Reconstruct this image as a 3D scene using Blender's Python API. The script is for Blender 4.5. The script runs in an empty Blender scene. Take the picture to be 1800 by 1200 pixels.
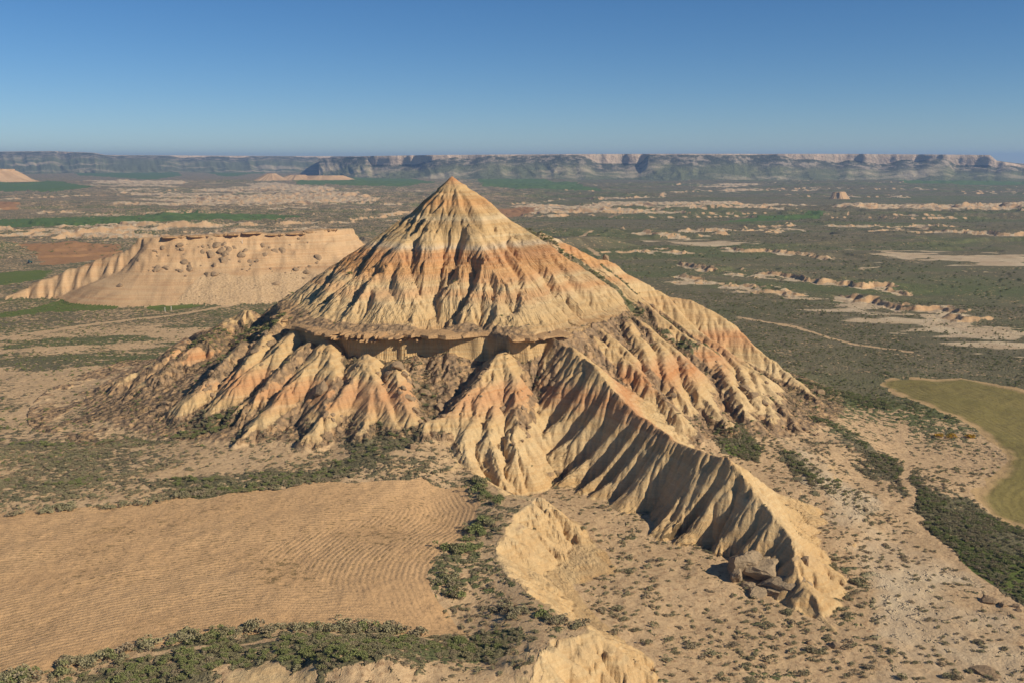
import bpy, math, random
import numpy as np

# ------------------------------------------------------------------ camera, sky, sun, exposure
scene = bpy.context.scene
COL = scene.collection
CAM_H = 100.0
cam_d = bpy.data.cameras.new('camera'); cam = bpy.data.objects.new('camera', cam_d); COL.objects.link(cam)
cam_d.sensor_width = 36.0; cam_d.lens = 35.0; cam_d.clip_start = 1.0; cam_d.clip_end = 60000.0
cam.location = (0, 0, CAM_H); cam.rotation_euler = (math.radians(90 - 10.27), 0, 0)
scene.camera = cam

SUN_EL = math.radians(33.0); SUN_AZ = math.radians(117.0)      # azimuth clockwise from +Y (the view axis)
sun_dir = (math.sin(SUN_AZ) * math.cos(SUN_EL), math.cos(SUN_AZ) * math.cos(SUN_EL), math.sin(SUN_EL))
world = bpy.data.worlds.new('World'); scene.world = world; world.use_nodes = True
wn = world.node_tree.nodes; wl = world.node_tree.links
bg = wn.get('Background') or wn.new('ShaderNodeBackground')
sky = wn.new('ShaderNodeTexSky'); sky.sky_type = 'NISHITA'; sky.sun_disc = False
sky.sun_elevation = SUN_EL; sky.sun_rotation = SUN_AZ
sky.altitude = 2500; sky.air_density = 1.0; sky.dust_density = 0.0; sky.ozone_density = 6.0
sat = wn.new('ShaderNodeHueSaturation'); sat.inputs['Saturation'].default_value = 1.14
wl.new(sky.outputs[0], sat.inputs['Color']); wl.new(sat.outputs[0], bg.inputs[0]); bg.inputs[1].default_value = 0.073
sun_l = bpy.data.lights.new('sun', 'SUN'); sun = bpy.data.objects.new('sun', sun_l); COL.objects.link(sun)
sun_l.energy = 4.9; sun_l.angle = math.radians(0.5); sun_l.color = (1.0, 0.90, 0.76)
from mathutils import Vector
sun.rotation_euler = Vector(sun_dir).to_track_quat('Z', 'Y').to_euler(); sun.location = (200, -100, 300)
vs = scene.view_settings
vs.view_transform = 'Standard'; vs.look = 'None'; vs.exposure = 0.15; vs.gamma = 1.0; vs.use_curve_mapping = False
scene.render.engine = 'CYCLES'; scene.cycles.use_denoising = True
scene.cycles.max_bounces = 5; scene.cycles.volume_bounces = 1

rng = np.random.default_rng(7); random.seed(7)

# ------------------------------------------------------------------ numeric helpers
def hash2(i, j, seed):
    i = i.astype(np.int64).astype(np.uint32); j = j.astype(np.int64).astype(np.uint32)
    h = i * np.uint32(374761393) + j * np.uint32(668265263) + np.uint32((seed * 2246822519) & 0xffffffff)
    h = (h ^ (h >> np.uint32(13))) * np.uint32(1274126177)
    h = (h ^ (h >> np.uint32(16))) * np.uint32(2654435769)
    h = h ^ (h >> np.uint32(15))
    return h.astype(np.float32) * np.float32(1 / 4294967296.0)
def vnoise(x, y, seed=0):
    xi = np.floor(x); yi = np.floor(y); fx = x - xi; fy = y - yi
    u = fx * fx * fx * (fx * (fx * 6 - 15) + 10); v = fy * fy * fy * (fy * (fy * 6 - 15) + 10)
    a = hash2(xi, yi, seed); b = hash2(xi + 1, yi, seed); c = hash2(xi, yi + 1, seed); d = hash2(xi + 1, yi + 1, seed)
    return (a + (b - a) * u) * (1 - v) + (c + (d - c) * u) * v
def fbm(x, y, seed=0, octv=4, gain=0.5):
    t = 0; a = 1.0; s = 0
    for o in range(octv):
        t = t + a * vnoise(x * 2**o + 17.3 * o, y * 2**o - 9.1 * o, seed + o); s += a; a *= gain
    return t / s
def sstep(a, b, x):
    t = np.clip((x - a) / (b - a), 0, 1); return t * t * (3 - 2 * t)
def polyline(X, Y, P, reach=None):
    """distance, arc length, interpolated third value and side (+ = left of travel) to a polyline"""
    P = np.array(P, float); best = np.full(X.shape, 1e9, np.float32)
    S = np.zeros(X.shape, np.float32); V = np.zeros(X.shape, np.float32); SD = np.zeros(X.shape, np.float32); s0 = 0.0
    for a, b in zip(P[:-1], P[1:]):
        dx, dy = b[0] - a[0], b[1] - a[1]; L = math.hypot(dx, dy) + 1e-9
        t = np.clip(((X - a[0]) * dx + (Y - a[1]) * dy) / (L * L), 0, 1)
        ex = X - (a[0] + t * dx); ey = Y - (a[1] + t * dy); d = np.sqrt(ex * ex + ey * ey)
        m = d < best
        best = np.where(m, d, best); S = np.where(m, s0 + t * L, S)
        if P.shape[1] > 2: V = np.where(m, a[2] + t * (b[2] - a[2]), V)
        SD = np.where(m, np.sign(dx * (Y - a[1]) - dy * (X - a[0])), SD); s0 += L
    return best, S, V, SD, s0
def in_poly(X, Y, P):
    ins = np.zeros(X.shape, bool); n = len(P)
    for i in range(n):
        x1, y1 = P[i]; x2, y2 = P[(i + 1) % n]
        if y1 == y2: continue
        ins ^= ((y1 > Y) != (y2 > Y)) & (X < (x2 - x1) * (Y - y1) / (y2 - y1) + x1)
    return ins
def bbox(X, Y, P, m):
    xs = [p[0] for p in P]; ys = [p[1] for p in P]
    return np.nonzero((X > min(xs) - m) & (X < max(xs) + m) & (Y > min(ys) - m) & (Y < max(ys) + m))

# ------------------------------------------------------------------ terrain: layout in metres, x right, y away, z up
APEX = (-24.0, 400.0)
RIM = [(-180, 72), (-158, 67), (-142, 72), (-130, 76), (-122, 79), (-113, 78), (-107, 78.5), (-98, 74.5), (-89, 72), (-78, 77), (-74, 85),
       (-67, 85), (-61, 82), (-54, 77), (-42, 71), (-23, 71), (-5, 74), (40, 74), (120, 74), (167, 74), (180, 72)]
# ground heights (x, y, z) the sheet is draped over
CTRL = [(-60, 160, 16), (-60, 240, 16), (-130, 240, 16), (-20, 200, 16), (-20, 150, 16.5), (-110, 330, 14), (-180, 340, 13), (-200, 250, 15), (-60, 270, 17), (-35, 283, 20),
        (-150, 420, 11), (-220, 450, 10), (-120, 500, 9), (0, 520, 8), (20, 220, 7.5), (30, 250, 9), (22, 262, 10), (42, 225, 7.5), (45, 190, 6), (60, 165, 5.5), (75, 205, 5.5), (100, 230, 5),
        (75, 245, 7), (70, 275, 10), (80, 295, 12), (65, 300, 14), (110, 285, 7), (100, 320, 10), (140, 320, 5), (150, 250, 3.5), (160, 400, 5), (130, 380, 7), (210, 350, 3),
        (220, 480, 4), (100, 480, 7), (0, 700, 8), (-250, 700, 9), (300, 700, 5), (-400, 500, 10), (350, 450, 4), (5, 175, 13), (18, 185, 7.5), (30, 160, 8)]
TERRACE = [(-245.6, 348.8), (-110.8, 313.3), (-67.3, 284.2), (-35.1, 296.5), (-27.9, 315.5), (-23.7, 308.4), (-16.5, 278.4), (-9.2, 258.3), (-0.7, 244.3), (5.0, 239.1), (0.7, 228.8), (-2.6, 217.6), (-4.0, 209.7), (-2.4, 201.0), (0.6, 193.6), (2.8, 185.3), (9.1, 175.7), (14.1, 170.6), (14.4, 167.9), (8.6, 164.0), (5.8, 157.9), (3.7, 148.5), (0.0, 135.5), (-22.9, 120.7), (-77.2, 109.5), (-151.1, 134.1)]
SE_CREST = [(11.3, 326.0, 43.2), (19.2, 314.0, 40.9), (25.5, 301.0, 37.8), (33.3, 283.0, 29.8), (38.5, 272.0, 27.6), (43.2, 261.0, 26.7), (49.6, 250.0, 25.8), (54.5, 243.0, 26.4), (59.3, 231.0, 20.6), (64.3, 218.0, 15.2), (62.7, 206.0, 10.9), (64.6, 196.0, 7.3), (66.5, 185.0, 5.3)]
# spurs: crest line, side slope
SPURS = [
 ([(-61.9, 328.8, 41.0), (-65.5, 316.4, 35.2), (-70.1, 306.3, 30.1), (-75.9, 292.8, 23.3), (-81.4, 282.4, 17.9)], .75), ([(-61.9, 328.8, 41.0), (-56.7, 308.0, 33.2), (-56.6, 291.9, 26.2), (-59.1, 282.0, 21.5)], .8),
 ([(-47.2, 317.0, 38.4), (-52.6, 299.0, 29.8), (-58.1, 283.0, 22.1)], .8), ([(-47.2, 317.0, 38.4), (-42.7, 297.5, 30.1), (-43.3, 282.1, 23.2)], .85), ([(-47.2, 317.0, 38.4), (-39.7, 297.1, 30.2), (-34.7, 282.9, 24.0)], .85),
 ([(-38.8, 312.5, 37.3), (-33.9, 296.6, 30.3), (-29.5, 287.7, 26.4)], .9),
 ([(-3.0, 318.1, 39.2), (-10.6, 302.1, 32.7), (-17.6, 288.5, 26.7), (-24.8, 284.0, 24.7)], .8), ([(-3.0, 318.1, 39.2), (-8.7, 297.1, 30.2), (-13.2, 279.7, 22.5)], .9), ([(-3.0, 318.1, 39.2), (0.9, 301.0, 31.1), (0.8, 284.5, 23.7), (0.8, 271.7, 18.0)], .9), ([(-5.3, 291.9, 27.6), (-6.9, 277.7, 21.3), (-2.3, 261.8, 13.7)], 1.0), ([(-13.8, 294.2, 29.2), (-14.5, 279.6, 22.5), (-11.1, 266.0, 16.1)], 1.0),
 ([(-74.2, 345.7, 44.1), (-79.6, 328.8, 36.5), (-86.5, 322.0, 32.1), (-92.1, 312.3, 27.0)], .8), ([(-83.0, 359.0, 45.1), (-87.0, 344.7, 39.6), (-89.0, 326.7, 33.1)], .8), ([(-69.1, 330.7, 40.1), (-74.6, 319.8, 34.5), (-80.0, 306.6, 28.0)], .9),
 ([(-109.1, 404.7, 39.7), (-116.2, 405.1, 36.1), (-116.5, 368.7, 33.2), (-123.7, 358.1, 28.3), (-126.2, 348.6, 25.5)], .7), ([(-114.4, 399.6, 36.5), (-134.1, 406.2, 28.1), (-129.5, 369.5, 27.6), (-144.3, 363.0, 20.2), (-164.1, 378.5, 12.9)], .7), ([(-94.5, 346.1, 37.3), (-100.1, 329.8, 30.5), (-104.4, 318.1, 25.3)], .8),
 ([(20.3, 344.0, 45.4), (27.4, 337.5, 40.8), (33.9, 332.9, 37.3), (39.9, 326.2, 33.2), (45.3, 315.5, 27.8), (52.0, 304.7, 22.0)], .8), ([(28.2, 347.8, 44.1), (33.6, 341.1, 40.2), (38.8, 333.9, 36.2)], .9),
 ([(40.9, 362.7, 43.7), (43.2, 355.0, 40.9), (45.1, 345.0, 37.5), (46.1, 329.7, 32.4)], .9), ([(45.8, 368.1, 42.8), (51.9, 358.3, 38.2), (58.1, 349.6, 33.8), (60.8, 343.1, 31.1), (60.2, 333.3, 28.7), (61.9, 323.2, 25.1), (65.1, 314.7, 21.4), (68.3, 308.4, 18.3)], .85), ([(53.1, 351.8, 36.3), (52.0, 329.7, 30.5), (53.8, 316.7, 25.6)], .9),
 ([(58.1, 371.6, 38.1), (66.4, 369.3, 34.2), (76.1, 371.0, 30.1), (75.8, 348.3, 26.4), (76.8, 329.0, 21.4), (76.9, 320.4, 19.0)], .9), ([(80.0, 382.3, 29.6), (84.1, 366.4, 26.0), (83.4, 341.5, 21.9), (84.1, 327.4, 18.2)], .9), ([(84.1, 366.4, 26.0), (89.2, 362.7, 23.3), (87.7, 338.1, 19.4), (86.3, 322.2, 16.0)], .9), ([(91.1, 362.7, 22.4), (93.4, 339.2, 17.3), (94.7, 323.7, 13.2)], .9),
 ([(10.9, 398.0, 72.1), (24.8, 398.0, 65.8), (33.7, 398.0, 60.8), (41.9, 394.0, 53.9), (53.2, 384.0, 44.8), (62.5, 372.0, 37.0), (71.1, 362.0, 32.3)], .8),
 ([(23.1, 404.0, 65.9), (34.7, 404.0, 60.4), (39.3, 406.0, 60.4), (52.1, 405.0, 52.4), (62.3, 402.0, 46.0), (67.7, 396.0, 39.4), (73.5, 390.0, 33.9), (84.5, 372.0, 27.1), (92.6, 360.0, 21.9)], .8),
 ([(52.1, 412.0, 50.6), (64.6, 412.0, 44.4), (74.0, 410.0, 43.2), (81.8, 406.0, 39.3), (91.1, 400.0, 33.4), (98.0, 392.0, 26.2), (108.8, 380.0, 17.6), (115.4, 364.0, 11.5)], .8),
]
# gullies on the upper cone: line, depth, half width
GULLIES = [
 ([(-26.6, 391.8, 86.9), (-33.5, 385.7, 80.2), (-37.8, 379.1, 75.1), (-44.3, 375.1, 70.5), (-51.1, 369.4, 65.1), (-60.2, 364.3, 58.8), (-66.7, 362.4, 55.1)], 3.6, 5.5), ([(-34.4, 399.5, 86.4), (-40.6, 397.4, 80.5), (-44.5, 391.7, 77.0)], 2.2, 4), ([(-34.9, 392.8, 83.3), (-38.5, 387.7, 79.0), (-44.7, 378.8, 72.2)], 2.4, 4),
 ([(-49.7, 399.2, 76.5), (-51.9, 387.3, 71.5), (-57.0, 375.9, 65.1), (-60.4, 365.6, 59.3)], 2.6, 4.5), ([(-31.6, 380.6, 77.8), (-35.7, 372.8, 72.2), (-36.3, 363.1, 66.3), (-34.8, 355.1, 61.7), (-32.0, 348.5, 58.0), (-33.9, 340.5, 52.9)], 3.2, 5.5), ([(-25.6, 381.5, 79.3), (-24.2, 372.4, 73.5), (-26.4, 361.2, 66.3), (-27.4, 350.5, 59.6), (-27.0, 345.8, 56.7), (-25.3, 337.9, 51.8), (-28.3, 331.1, 47.0)], 3.2, 5),
 ([(-17.4, 378.2, 76.5), (-19.5, 371.0, 72.3), (-20.9, 361.5, 66.4), (-25.9, 349.0, 58.8), (-26.9, 343.8, 55.4)], 5.0, 7), ([(-13.7, 369.9, 70.7), (-14.7, 361.5, 65.8), (-12.7, 357.8, 63.3), (-13.9, 351.3, 59.5), (-16.7, 344.9, 55.9), (-23.4, 337.9, 51.8), (-26.9, 332.4, 48.0)], 3.8, 5.5), ([(-9.4, 372.9, 71.3), (-5.8, 362.9, 64.8), (-3.3, 356.9, 60.7)], 2.2, 4), ([(-10.5, 352.5, 59.8), (-7.6, 349.1, 57.1), (-4.0, 343.6, 53.2), (0.2, 338.3, 49.0)], 3, 5),
 ([(-5.6, 377.1, 72.3), (-0.6, 363.9, 63.7), (1.6, 359.1, 60.5), (2.2, 351.6, 56.2), (5.2, 349.6, 54.2), (8.6, 348.5, 52.6), (11.9, 344.0, 48.8)], 2.8, 5), ([(-2.2, 391.3, 76.1), (-1.7, 380.2, 72.1), (2.3, 372.2, 66.7), (8.5, 373.6, 64.4), (11.8, 369.2, 61.1), (15.5, 358.7, 54.9), (15.9, 353.4, 52.3), (19.8, 346.3, 46.8)], 3, 5), ([(-20.8, 391.8, 86.7), (-18.7, 388.0, 83.3), (-12.9, 379.1, 76.0), (-6.4, 374.4, 71.2)], 1.8, 4), ([(-8.6, 387.2, 78.3), (-5.6, 377.8, 72.7)], 1.8, 4),
 ([(1.1, 402.6, 75.4), (12.3, 393.2, 67.5), (20.2, 386.9, 61.9), (29.9, 386.5, 55.9), (42.0, 385.9, 48.1), (48.7, 376.0, 42.9), (57.2, 367.2, 37.8), (65.6, 360.9, 33.1)], 1.1, 6), ([(-48.8, 367.5, 65.0), (-50.4, 358.9, 60.1), (-55.5, 350.4, 53.9), (-58.6, 342.5, 48.4)], 3.2, 5), ([(-41.8, 366.0, 66.6), (-42.8, 355.5, 60.5), (-43.6, 349.9, 57.0), (-36.7, 338.8, 51.5)], 2.6, 4.5), ([(-49.6, 352.2, 56.8), (-49.9, 343.6, 51.8), (-50.7, 337.5, 47.8)], 2.0, 3.5), ([(-68.3, 398.6, 64.8), (-71.7, 384.9, 59.4), (-75.3, 368.5, 53.0)], 2.4, 4), ([(-59.0, 374.8, 63.7), (-63.2, 367.3, 58.7), (-66.6, 355.7, 52.2), (-68.5, 349.1, 48.0)], 2.4, 4),
 ([(-16.0, 347.4, 57.4), (-19.5, 339.1, 52.5), (-21.1, 331.9, 47.7)], 1.8, 4), ([(-6.4, 348.0, 56.3), (-7.4, 339.5, 51.4), (-8.7, 333.3, 47.4)], 2.2, 4), ([(3.0, 348.3, 54.2), (1.0, 339.3, 49.5), (0.0, 334.2, 46.3)], 2.2, 4), ([(17.7, 362.4, 55.5), (22.5, 355.3, 50.2), (26.4, 350.8, 46.1)], 2.4, 4.5), ([(13.2, 386.5, 65.9), (19.4, 375.1, 59.4), (24.4, 368.9, 54.7), (31.3, 361.6, 48.3)], 2.2, 4),
]
TERRACE_SPURS = [([(0.0, 244.3, 16.0), (6.5, 240.2, 16.5), (14.2, 235.8, 11.5), (20.1, 229.6, 8.0)], .48), ([(5.1, 243.1, 15.8), (7.7, 233.7, 12.0), (11.7, 227.7, 8.5)], .6), ([(-2.7, 222.0, 15.0), (3.3, 219.0, 12.0), (7.7, 212.9, 9.0), (14.0, 210.1, 7.5)], .5), ([(-1.3, 207.0, 13.5), (6.1, 200.8, 9.0), (14.6, 199.5, 7.0)], .5), ([(-4.9, 211.9, 15.5), (0.6, 211.4, 13.0), (5.0, 207.4, 10.0), (10.6, 204.1, 7.5)], .55), ([(-1.8, 195.9, 15.0), (3.6, 195.5, 12.0), (10.0, 193.0, 9.0), (16.5, 192.7, 7.0)], .6), ([(2.1, 233.6, 15.0), (6.8, 224.3, 12.0), (13.3, 220.2, 8.0)], .6),
                 ([(9.0, 173.9, 15.5), (14.6, 169.9, 15.0), (19.8, 169.2, 10.0), (25.6, 165.4, 7.0)], .7), ([(6.1, 166.0, 15.0), (11.1, 163.0, 10.0), (12.8, 158.8, 7.0)], .7)]
# scarps crossing the plain, highest side away from the camera: line, drop
SCARPS = [([(83.8, 977.3), (136.6, 1039.8), (161.3, 1007.6), (216.6, 1053.2), (249.2, 1013.9), (290.7, 977.3), (307.7, 943.2)], 5.5), ([(92.9, 901.3), (135.7, 911.4), (163.2, 862.8), (189.9, 827.5), (219.1, 794.9), (241.7, 764.7), (263.9, 740.0), (288.8, 716.9), (313.6, 680.4)], 6.5),
          ([(121.6, 815.0), (156.7, 757.5), (180.0, 710.6), (218.4, 730.0), (235.2, 704.3), (244.8, 663.5), (266.9, 624.5), (274.9, 594.2), (296.3, 568.7), (312.9, 539.6)], 5.5), ([(75.6, 1327.0), (183.1, 1285.4), (319.8, 1305.9), (452.7, 1371.4), (512.5, 1285.4), (615.7, 1227.5), (689.5, 1209.4)], 6.5), ([(341.3, 1394.7), (434.6, 1469.6), (532.8, 1418.8), (635.0, 1394.7)], 6),
          ([(98.0, 1227.5), (151.7, 1209.4), (201.0, 1174.6), (232.7, 1200.5)], 5), ([(-654.8, 1196.4), (-608.4, 1271.5), (-530.9, 1242.3), (-485.6, 1291.8), (-440.1, 1356.7), (-390.0, 1428.3)], 7), ([(-881.6, 1850.0), (-703.1, 1769.8), (-590.0, 1732.2), (-533.8, 1678.7)], 7), ([(-771.5, 2390.4), (-553.5, 2034.2), (-499.8, 2322.7), (-406.0, 2390.4), (-266.9, 2140.6)], 8),
          ([(303.1, 881.6), (339.1, 844.8), (407.6, 836.1)], 3), ([(-461.2, 2034.2), (-359.2, 2112.9), (-212.8, 2086.0)], 6), ([(-23.9, 2108.7), (136.8, 2416.4), (281.8, 2488.9), (449.5, 2647.8)], 9), ([(198.8, 1751.0), (371.3, 1870.1), (539.6, 1828.7)], 7), ([(601.9, 1828.7), (777.6, 1958.8), (863.1, 1789.0), (994.0, 1751.0)], 9)]
# pale badland patches (x, y) centre, half sizes, from the valley floor
PALE = [[(-994.0, 2661.8), (-888.7, 3934.8), (-391.6, 2661.8), (-345.2, 1789.2), (-545.8, 1850.0), (-720.2, 1984.8)], [(70.9, 2086.0), (319.8, 2258.6), (614.8, 2086.0), (502.2, 1769.8), (217.0, 1661.6), (78.7, 1732.2)], [(626.4, 1937.7), (886.7, 2086.0), (1153.1, 2034.2), (925.0, 1628.4), (647.5, 1628.4), (590.0, 1732.2)],
        [(-698.9, 1291.8), (-549.6, 1379.7), (-440.1, 1356.7), (-397.6, 1162.0), (-564.4, 1098.7)], [(-1710.8, 3934.8), (-1531.1, 4238.1), (-1085.8, 3371.2), (-1107.8, 2797.8)], [(635.5, 3515.1), (891.8, 3671.8), (757.4, 3115.9), (563.6, 3115.9)]]
WHITE_FLAT = [[(193.8, 693.6), (224.2, 670.6), (237.9, 623.9), (275.8, 596.1), (310.7, 564.7), (269.2, 487.0), (246.8, 505.6), (224.0, 536.2), (206.9, 596.1)], [(353.6, 1031.2), (416.7, 1012.2), (441.5, 964.6), (536.7, 987.8), (470.0, 862.9), (408.5, 891.1), (352.1, 931.7)], [(149.4, 1138.1), (217.3, 1154.0), (275.5, 1122.6), (206.8, 1064.6)]]

BASIN_WALL = [(0.0, 250.4), (10.6, 235.7), (14.5, 219.0), (3.8, 210.6), (7.1, 194.1), (11.2, 183.6), (11.6, 171.8), (14.8, 159.4)]
def rim_radius(az):
    a = np.array(RIM, float); return np.interp(np.degrees(az), a[:, 0], a[:, 1])

def ground_base(X, Y):
    c = np.array(CTRL, float); num = np.zeros(X.shape, np.float32); den = np.zeros(X.shape, np.float32)
    for x, y, z in c:
        w = 1.0 / ((X - x) ** 2 + (Y - y) ** 2 + 150.0) ** 2; num += w * z; den += w
    w = 1e-12 + 0 * X; num += w * 7.5; den += w
    return num / den

def erosion_octave(X, Y, gx, gy, lam, seed):
    """stripes running down the local slope, jittered per cell so that they fork and die out; returns -1..1"""
    g = np.sqrt(gx * gx + gy * gy) + 1e-6
    wx = (-gy / g) * (2 * math.pi / lam); wy = (gx / g) * (2 * math.pi / lam)
    cell = lam * 1.35; ux = X / cell; uy = Y / cell; ix = np.floor(ux); iy = np.floor(uy)
    sc = np.zeros(X.shape, np.float32); ss = np.zeros(X.shape, np.float32); wsum = np.zeros(X.shape, np.float32)
    for a in (-1, 0, 1, 2):
        for b in (-1, 0, 1, 2):
            ci = ix + a; cj = iy + b
            px = (ci + hash2(ci, cj, seed) * .6 + .2 - .5) * cell; py = (cj + hash2(ci, cj, seed + 1) * .6 + .2 - .5) * cell
            dx = X - px; dy = Y - py; d2 = (dx * dx + dy * dy) / (cell * cell)
            w = np.exp(-2.2 * d2); ph = dx * wx + dy * wy + hash2(ci, cj, seed + 2) * 6.283
            sc += w * np.cos(ph); ss += w * np.sin(ph); wsum += w
    m = np.sqrt(sc * sc + ss * ss) + 1e-6
    return sc / m * np.minimum(1, m / wsum * 2.2)

# polar grid about the foot of the viewpoint: fine close by, coarser with distance
ang = np.radians(np.linspace(-33.0, 33.0, 960))
rad = [118.0]
while rad[-1] < 15500:
    r = rad[-1]
    st = .8 if r < 165 else .45 if r < 475 else max(.9, .0026 * r) if r < 1100 else .0044 * r if r < 4200 else .02 * r
    rad.append(r + st)
rad = np.array(rad)
NR, NA = len(rad), len(ang)
NEAR = int(np.searchsorted(rad, 540.0))
TH, RR = np.meshgrid(ang, rad)
X = (RR * np.sin(TH)).astype(np.float32); Y = (RR * np.cos(TH)).astype(np.float32)

def grad(Hh, n0=0):
    r = rad[n0:n0 + Hh.shape[0]]
    dr = np.gradient(Hh, r, axis=0); dt = np.gradient(Hh, ang, axis=1) / r[:, None]
    th = TH[:Hh.shape[0]]; s, c = np.sin(th), np.cos(th)
    return (dr * s + dt * c).astype(np.float32), (dr * c - dt * s).astype(np.float32)

# --- base sheet
G = np.full(X.shape, 7.5, np.float32)
n900 = int(np.searchsorted(rad, 1000.0))
gb = ground_base(X[:n900], Y[:n900]); wgt = sstep(600, 950, RR[:n900])
G[:n900] = gb * (1 - wgt) + 7.5 * wgt
G += (fbm(X / 60, Y / 60, 3, 4) - .5) * 1.6 * sstep(180, 420, RR)
G += (fbm(X / 500, Y / 420, 11, 4) - .5) * 12 * sstep(1300, 2600, RR)
G += sstep(2700, 4300, RR + 300 * (fbm(X / 900, Y / 900, 5, 3) - .5)) * 10 + sstep(4300, 9000, RR) * 16
xn, yn = X[:NEAR], Y[:NEAR]
G[:NEAR] += ((fbm(xn / 9, yn / 9, 21, 3) - .5) * .9 + (fbm(xn / 2.2, yn / 2.2, 22, 2) - .5) * .25) * 1.0

# --- terrace with the ploughed field, breaking off towards the basin
Hn = G[:NEAR].copy()
d, s, v, sd, L = polyline(xn, yn, TERRACE + TERRACE[:1])
ins = in_poly(xn, yn, TERRACE)
edge_noise = (fbm(xn / 7, yn / 7, 31, 3) - .5) * 3.0
dd = np.where(ins, -d, d) + edge_noise * sstep(-6, 6, xn + 10)
east = sstep(-24, -6, xn + (yn - 250) * .15) * sstep(300, 280, yn)
floor = np.where(xn > -30, np.minimum(Hn, 9.5), Hn)
Hn = Hn * (1 - east) + east * np.where(dd < 0, np.maximum(Hn, 15.8 + .2 * np.sin(xn * .2)), np.maximum(floor, 15.8 - dd * .62))
basin = east.copy(); dd_terr = dd.copy()
for P, k in TERRACE_SPURS:
    i = bbox(xn, yn, P, 22)
    d, s, v, sd, L = polyline(xn[i], yn[i], P)
    Hn[i] = np.maximum(Hn[i], v - k * d - .012 * d * d)
# foreground knolls at the foot of the viewpoint
for (kx, ky, kz, kr) in ((-36, 152, 2.2, 16), (-22, 150, 3.4, 15), (2, 153, 3.0, 14), (-50, 149, 1.5, 14)):
    Hn += kz * np.exp(-((xn - kx) ** 2 + (yn - ky) ** 2) / (kr * kr * .5)) * (.6 + .8 * fbm(xn / 5, yn / 5, 77, 3))
GB = Hn.copy()

# --- the hill
dx = xn - APEX[0]; dy = yn - APEX[1]; r = np.sqrt(dx * dx + dy * dy); az = np.arctan2(dy, dx)
rim = rim_radius(az) + (fbm(az * 14, az * 0 + 3, 41, 3, .5) - .5) * 4.0
q = r / rim * 74.0
cone = np.interp(q, [0, 4, 17, 33, 56, 67, 74], [93.9, 90.3, 80.0, 69.2, 54.5, 46.6, 44.3]).astype(np.float32) - .8 * (q > 6)
run = np.interp(q, [0, 4, 17, 33, 56, 74], [93.9, 90.3, 80.0, 69.2, 54.5, 42.6]).astype(np.float32) - .8 * (q > 6)
ledged = np.interp(np.degrees(az), [-180, -150, -140, -72, -58, 150, 180], [.7, .9, 1, 1, 0.0, 0.0, .7])
cone = cone * ledged + run * (1 - ledged) + ledged * 1.6 * (fbm(az * 6, az * 0 + 4.5, 44, 3) - .5) * sstep(58, 70, q)
cone = cone + 3.0 * np.exp(-((r - 13) / 8.5) ** 2) * np.clip(np.cos(az), 0, 1) + 1.2 * np.exp(-(r / 5.0) ** 2) * 0
cone = cone + 5.5 * np.exp(-((np.degrees(az) + 6) / 30) ** 2) * sstep(16, 44, r)
RB = np.interp(np.degrees(az), [-180, -150, -125, -100, -80, -60, -30, 0, 60, 180], [150, 150, 138, 126, 124, 130, 158, 168, 150, 150])
t = np.clip((r - rim) / (RB - rim), 0, 1)
apron = GB + (37.0 + 7 * (fbm(az * 9, az * 0 + 8.5, 43, 3) - .5) - GB) * (1 - t) ** 1.55
spread = 1.6 + (1 - ledged) * 16
apron = apron + (1 - ledged) * np.clip(7.5 * (1 - t) ** 3, 0, 9)
cliff = sstep(-.3 - (1 - ledged) * 6, 1.6 + (1 - ledged) * 5, r - rim)
hill = cone * (1 - cliff) + apron * cliff
hill = np.where(r > rim + 1.6 + (1 - ledged) * 5, apron, hill)
hill = np.where(r > RB, GB - 1, hill)
RU = (np.mod(az + 1.5 * math.pi, 2 * math.pi) * 42).astype(np.float32); RV = (r * .1).astype(np.float32)
for P, dep, w in GULLIES:
    i = bbox(xn, yn, P, w + 3)
    wob = (fbm(xn[i] / 6, yn[i] / 6, 51, 2) - .5) * 2.2
    d, s, v, sd, L = polyline(xn[i] + wob, yn[i] - wob, P)
    ww = w * (.45 + .75 * s / L) * np.where(sd > 0, .7, 1.5)      # steep wall on the sunny side, long rib on the other
    prof = np.clip(1 - d / ww, 0, 1) ** 1.15
    hill[i] -= 1.05 * dep * prof * sstep(0, .22, s / L) * (1 - .55 * sstep(.7, 1, s / L))
for j, (P, k) in enumerate(SPURS):
    i = bbox(xn, yn, P, 40)
    wob = (fbm(xn[i] / 8, yn[i] / 8, 61 + j, 2) - .5) * 2.4
    d, s, v, sd, L = polyline(xn[i] + wob, yn[i] + wob, P)
    cand = v + .6 - k * np.sqrt(d * d + .5) - .25 * np.abs(wob); up = cand > hill[i]
    RU[i] = np.where(up, s * sd + 300 * (j + 2), RU[i]); RV[i] = np.where(up, d * .1, RV[i])
    hill[i] = np.maximum(hill[i], cand)
# the long fluted spur that runs out to the right
i = bbox(xn, yn, SE_CREST, 60)
d, s, v, sd, L = polyline(xn[i], yn[i], SE_CREST)
u = s / 9.5 + 1.5 * fbm(s / 15, s * 0 + .5, 71, 2) + .22 * (fbm(s / 6, d / 9, 74, 2) - .5)
fl = .5 - .5 * np.cos(2 * math.pi * u); fl = fl ** 1.25 * (.88 + .12 * np.cos(6 * math.pi * u + 5 * vnoise(s / 12, s * 0 + 1.5, 76)))
amp = np.minimum(d * .46, 4.8) * (.35 + 1.1 * vnoise(s / 10, s * 0 + 7.5, 72))
fade = 1 - .85 * sstep(L - 34, L - 14, s)
camside = sd < 0
u2 = s / 5.0 + .6 * vnoise(s / 6, s * 0 + 2.5, 73)
right_amp = np.minimum(d * .2, 1.4) * (.5 - .5 * np.cos(2 * math.pi * u2))
crest_n = (vnoise(s / 5, s * 0 + .5, 75) - .5) * 1.6
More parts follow.
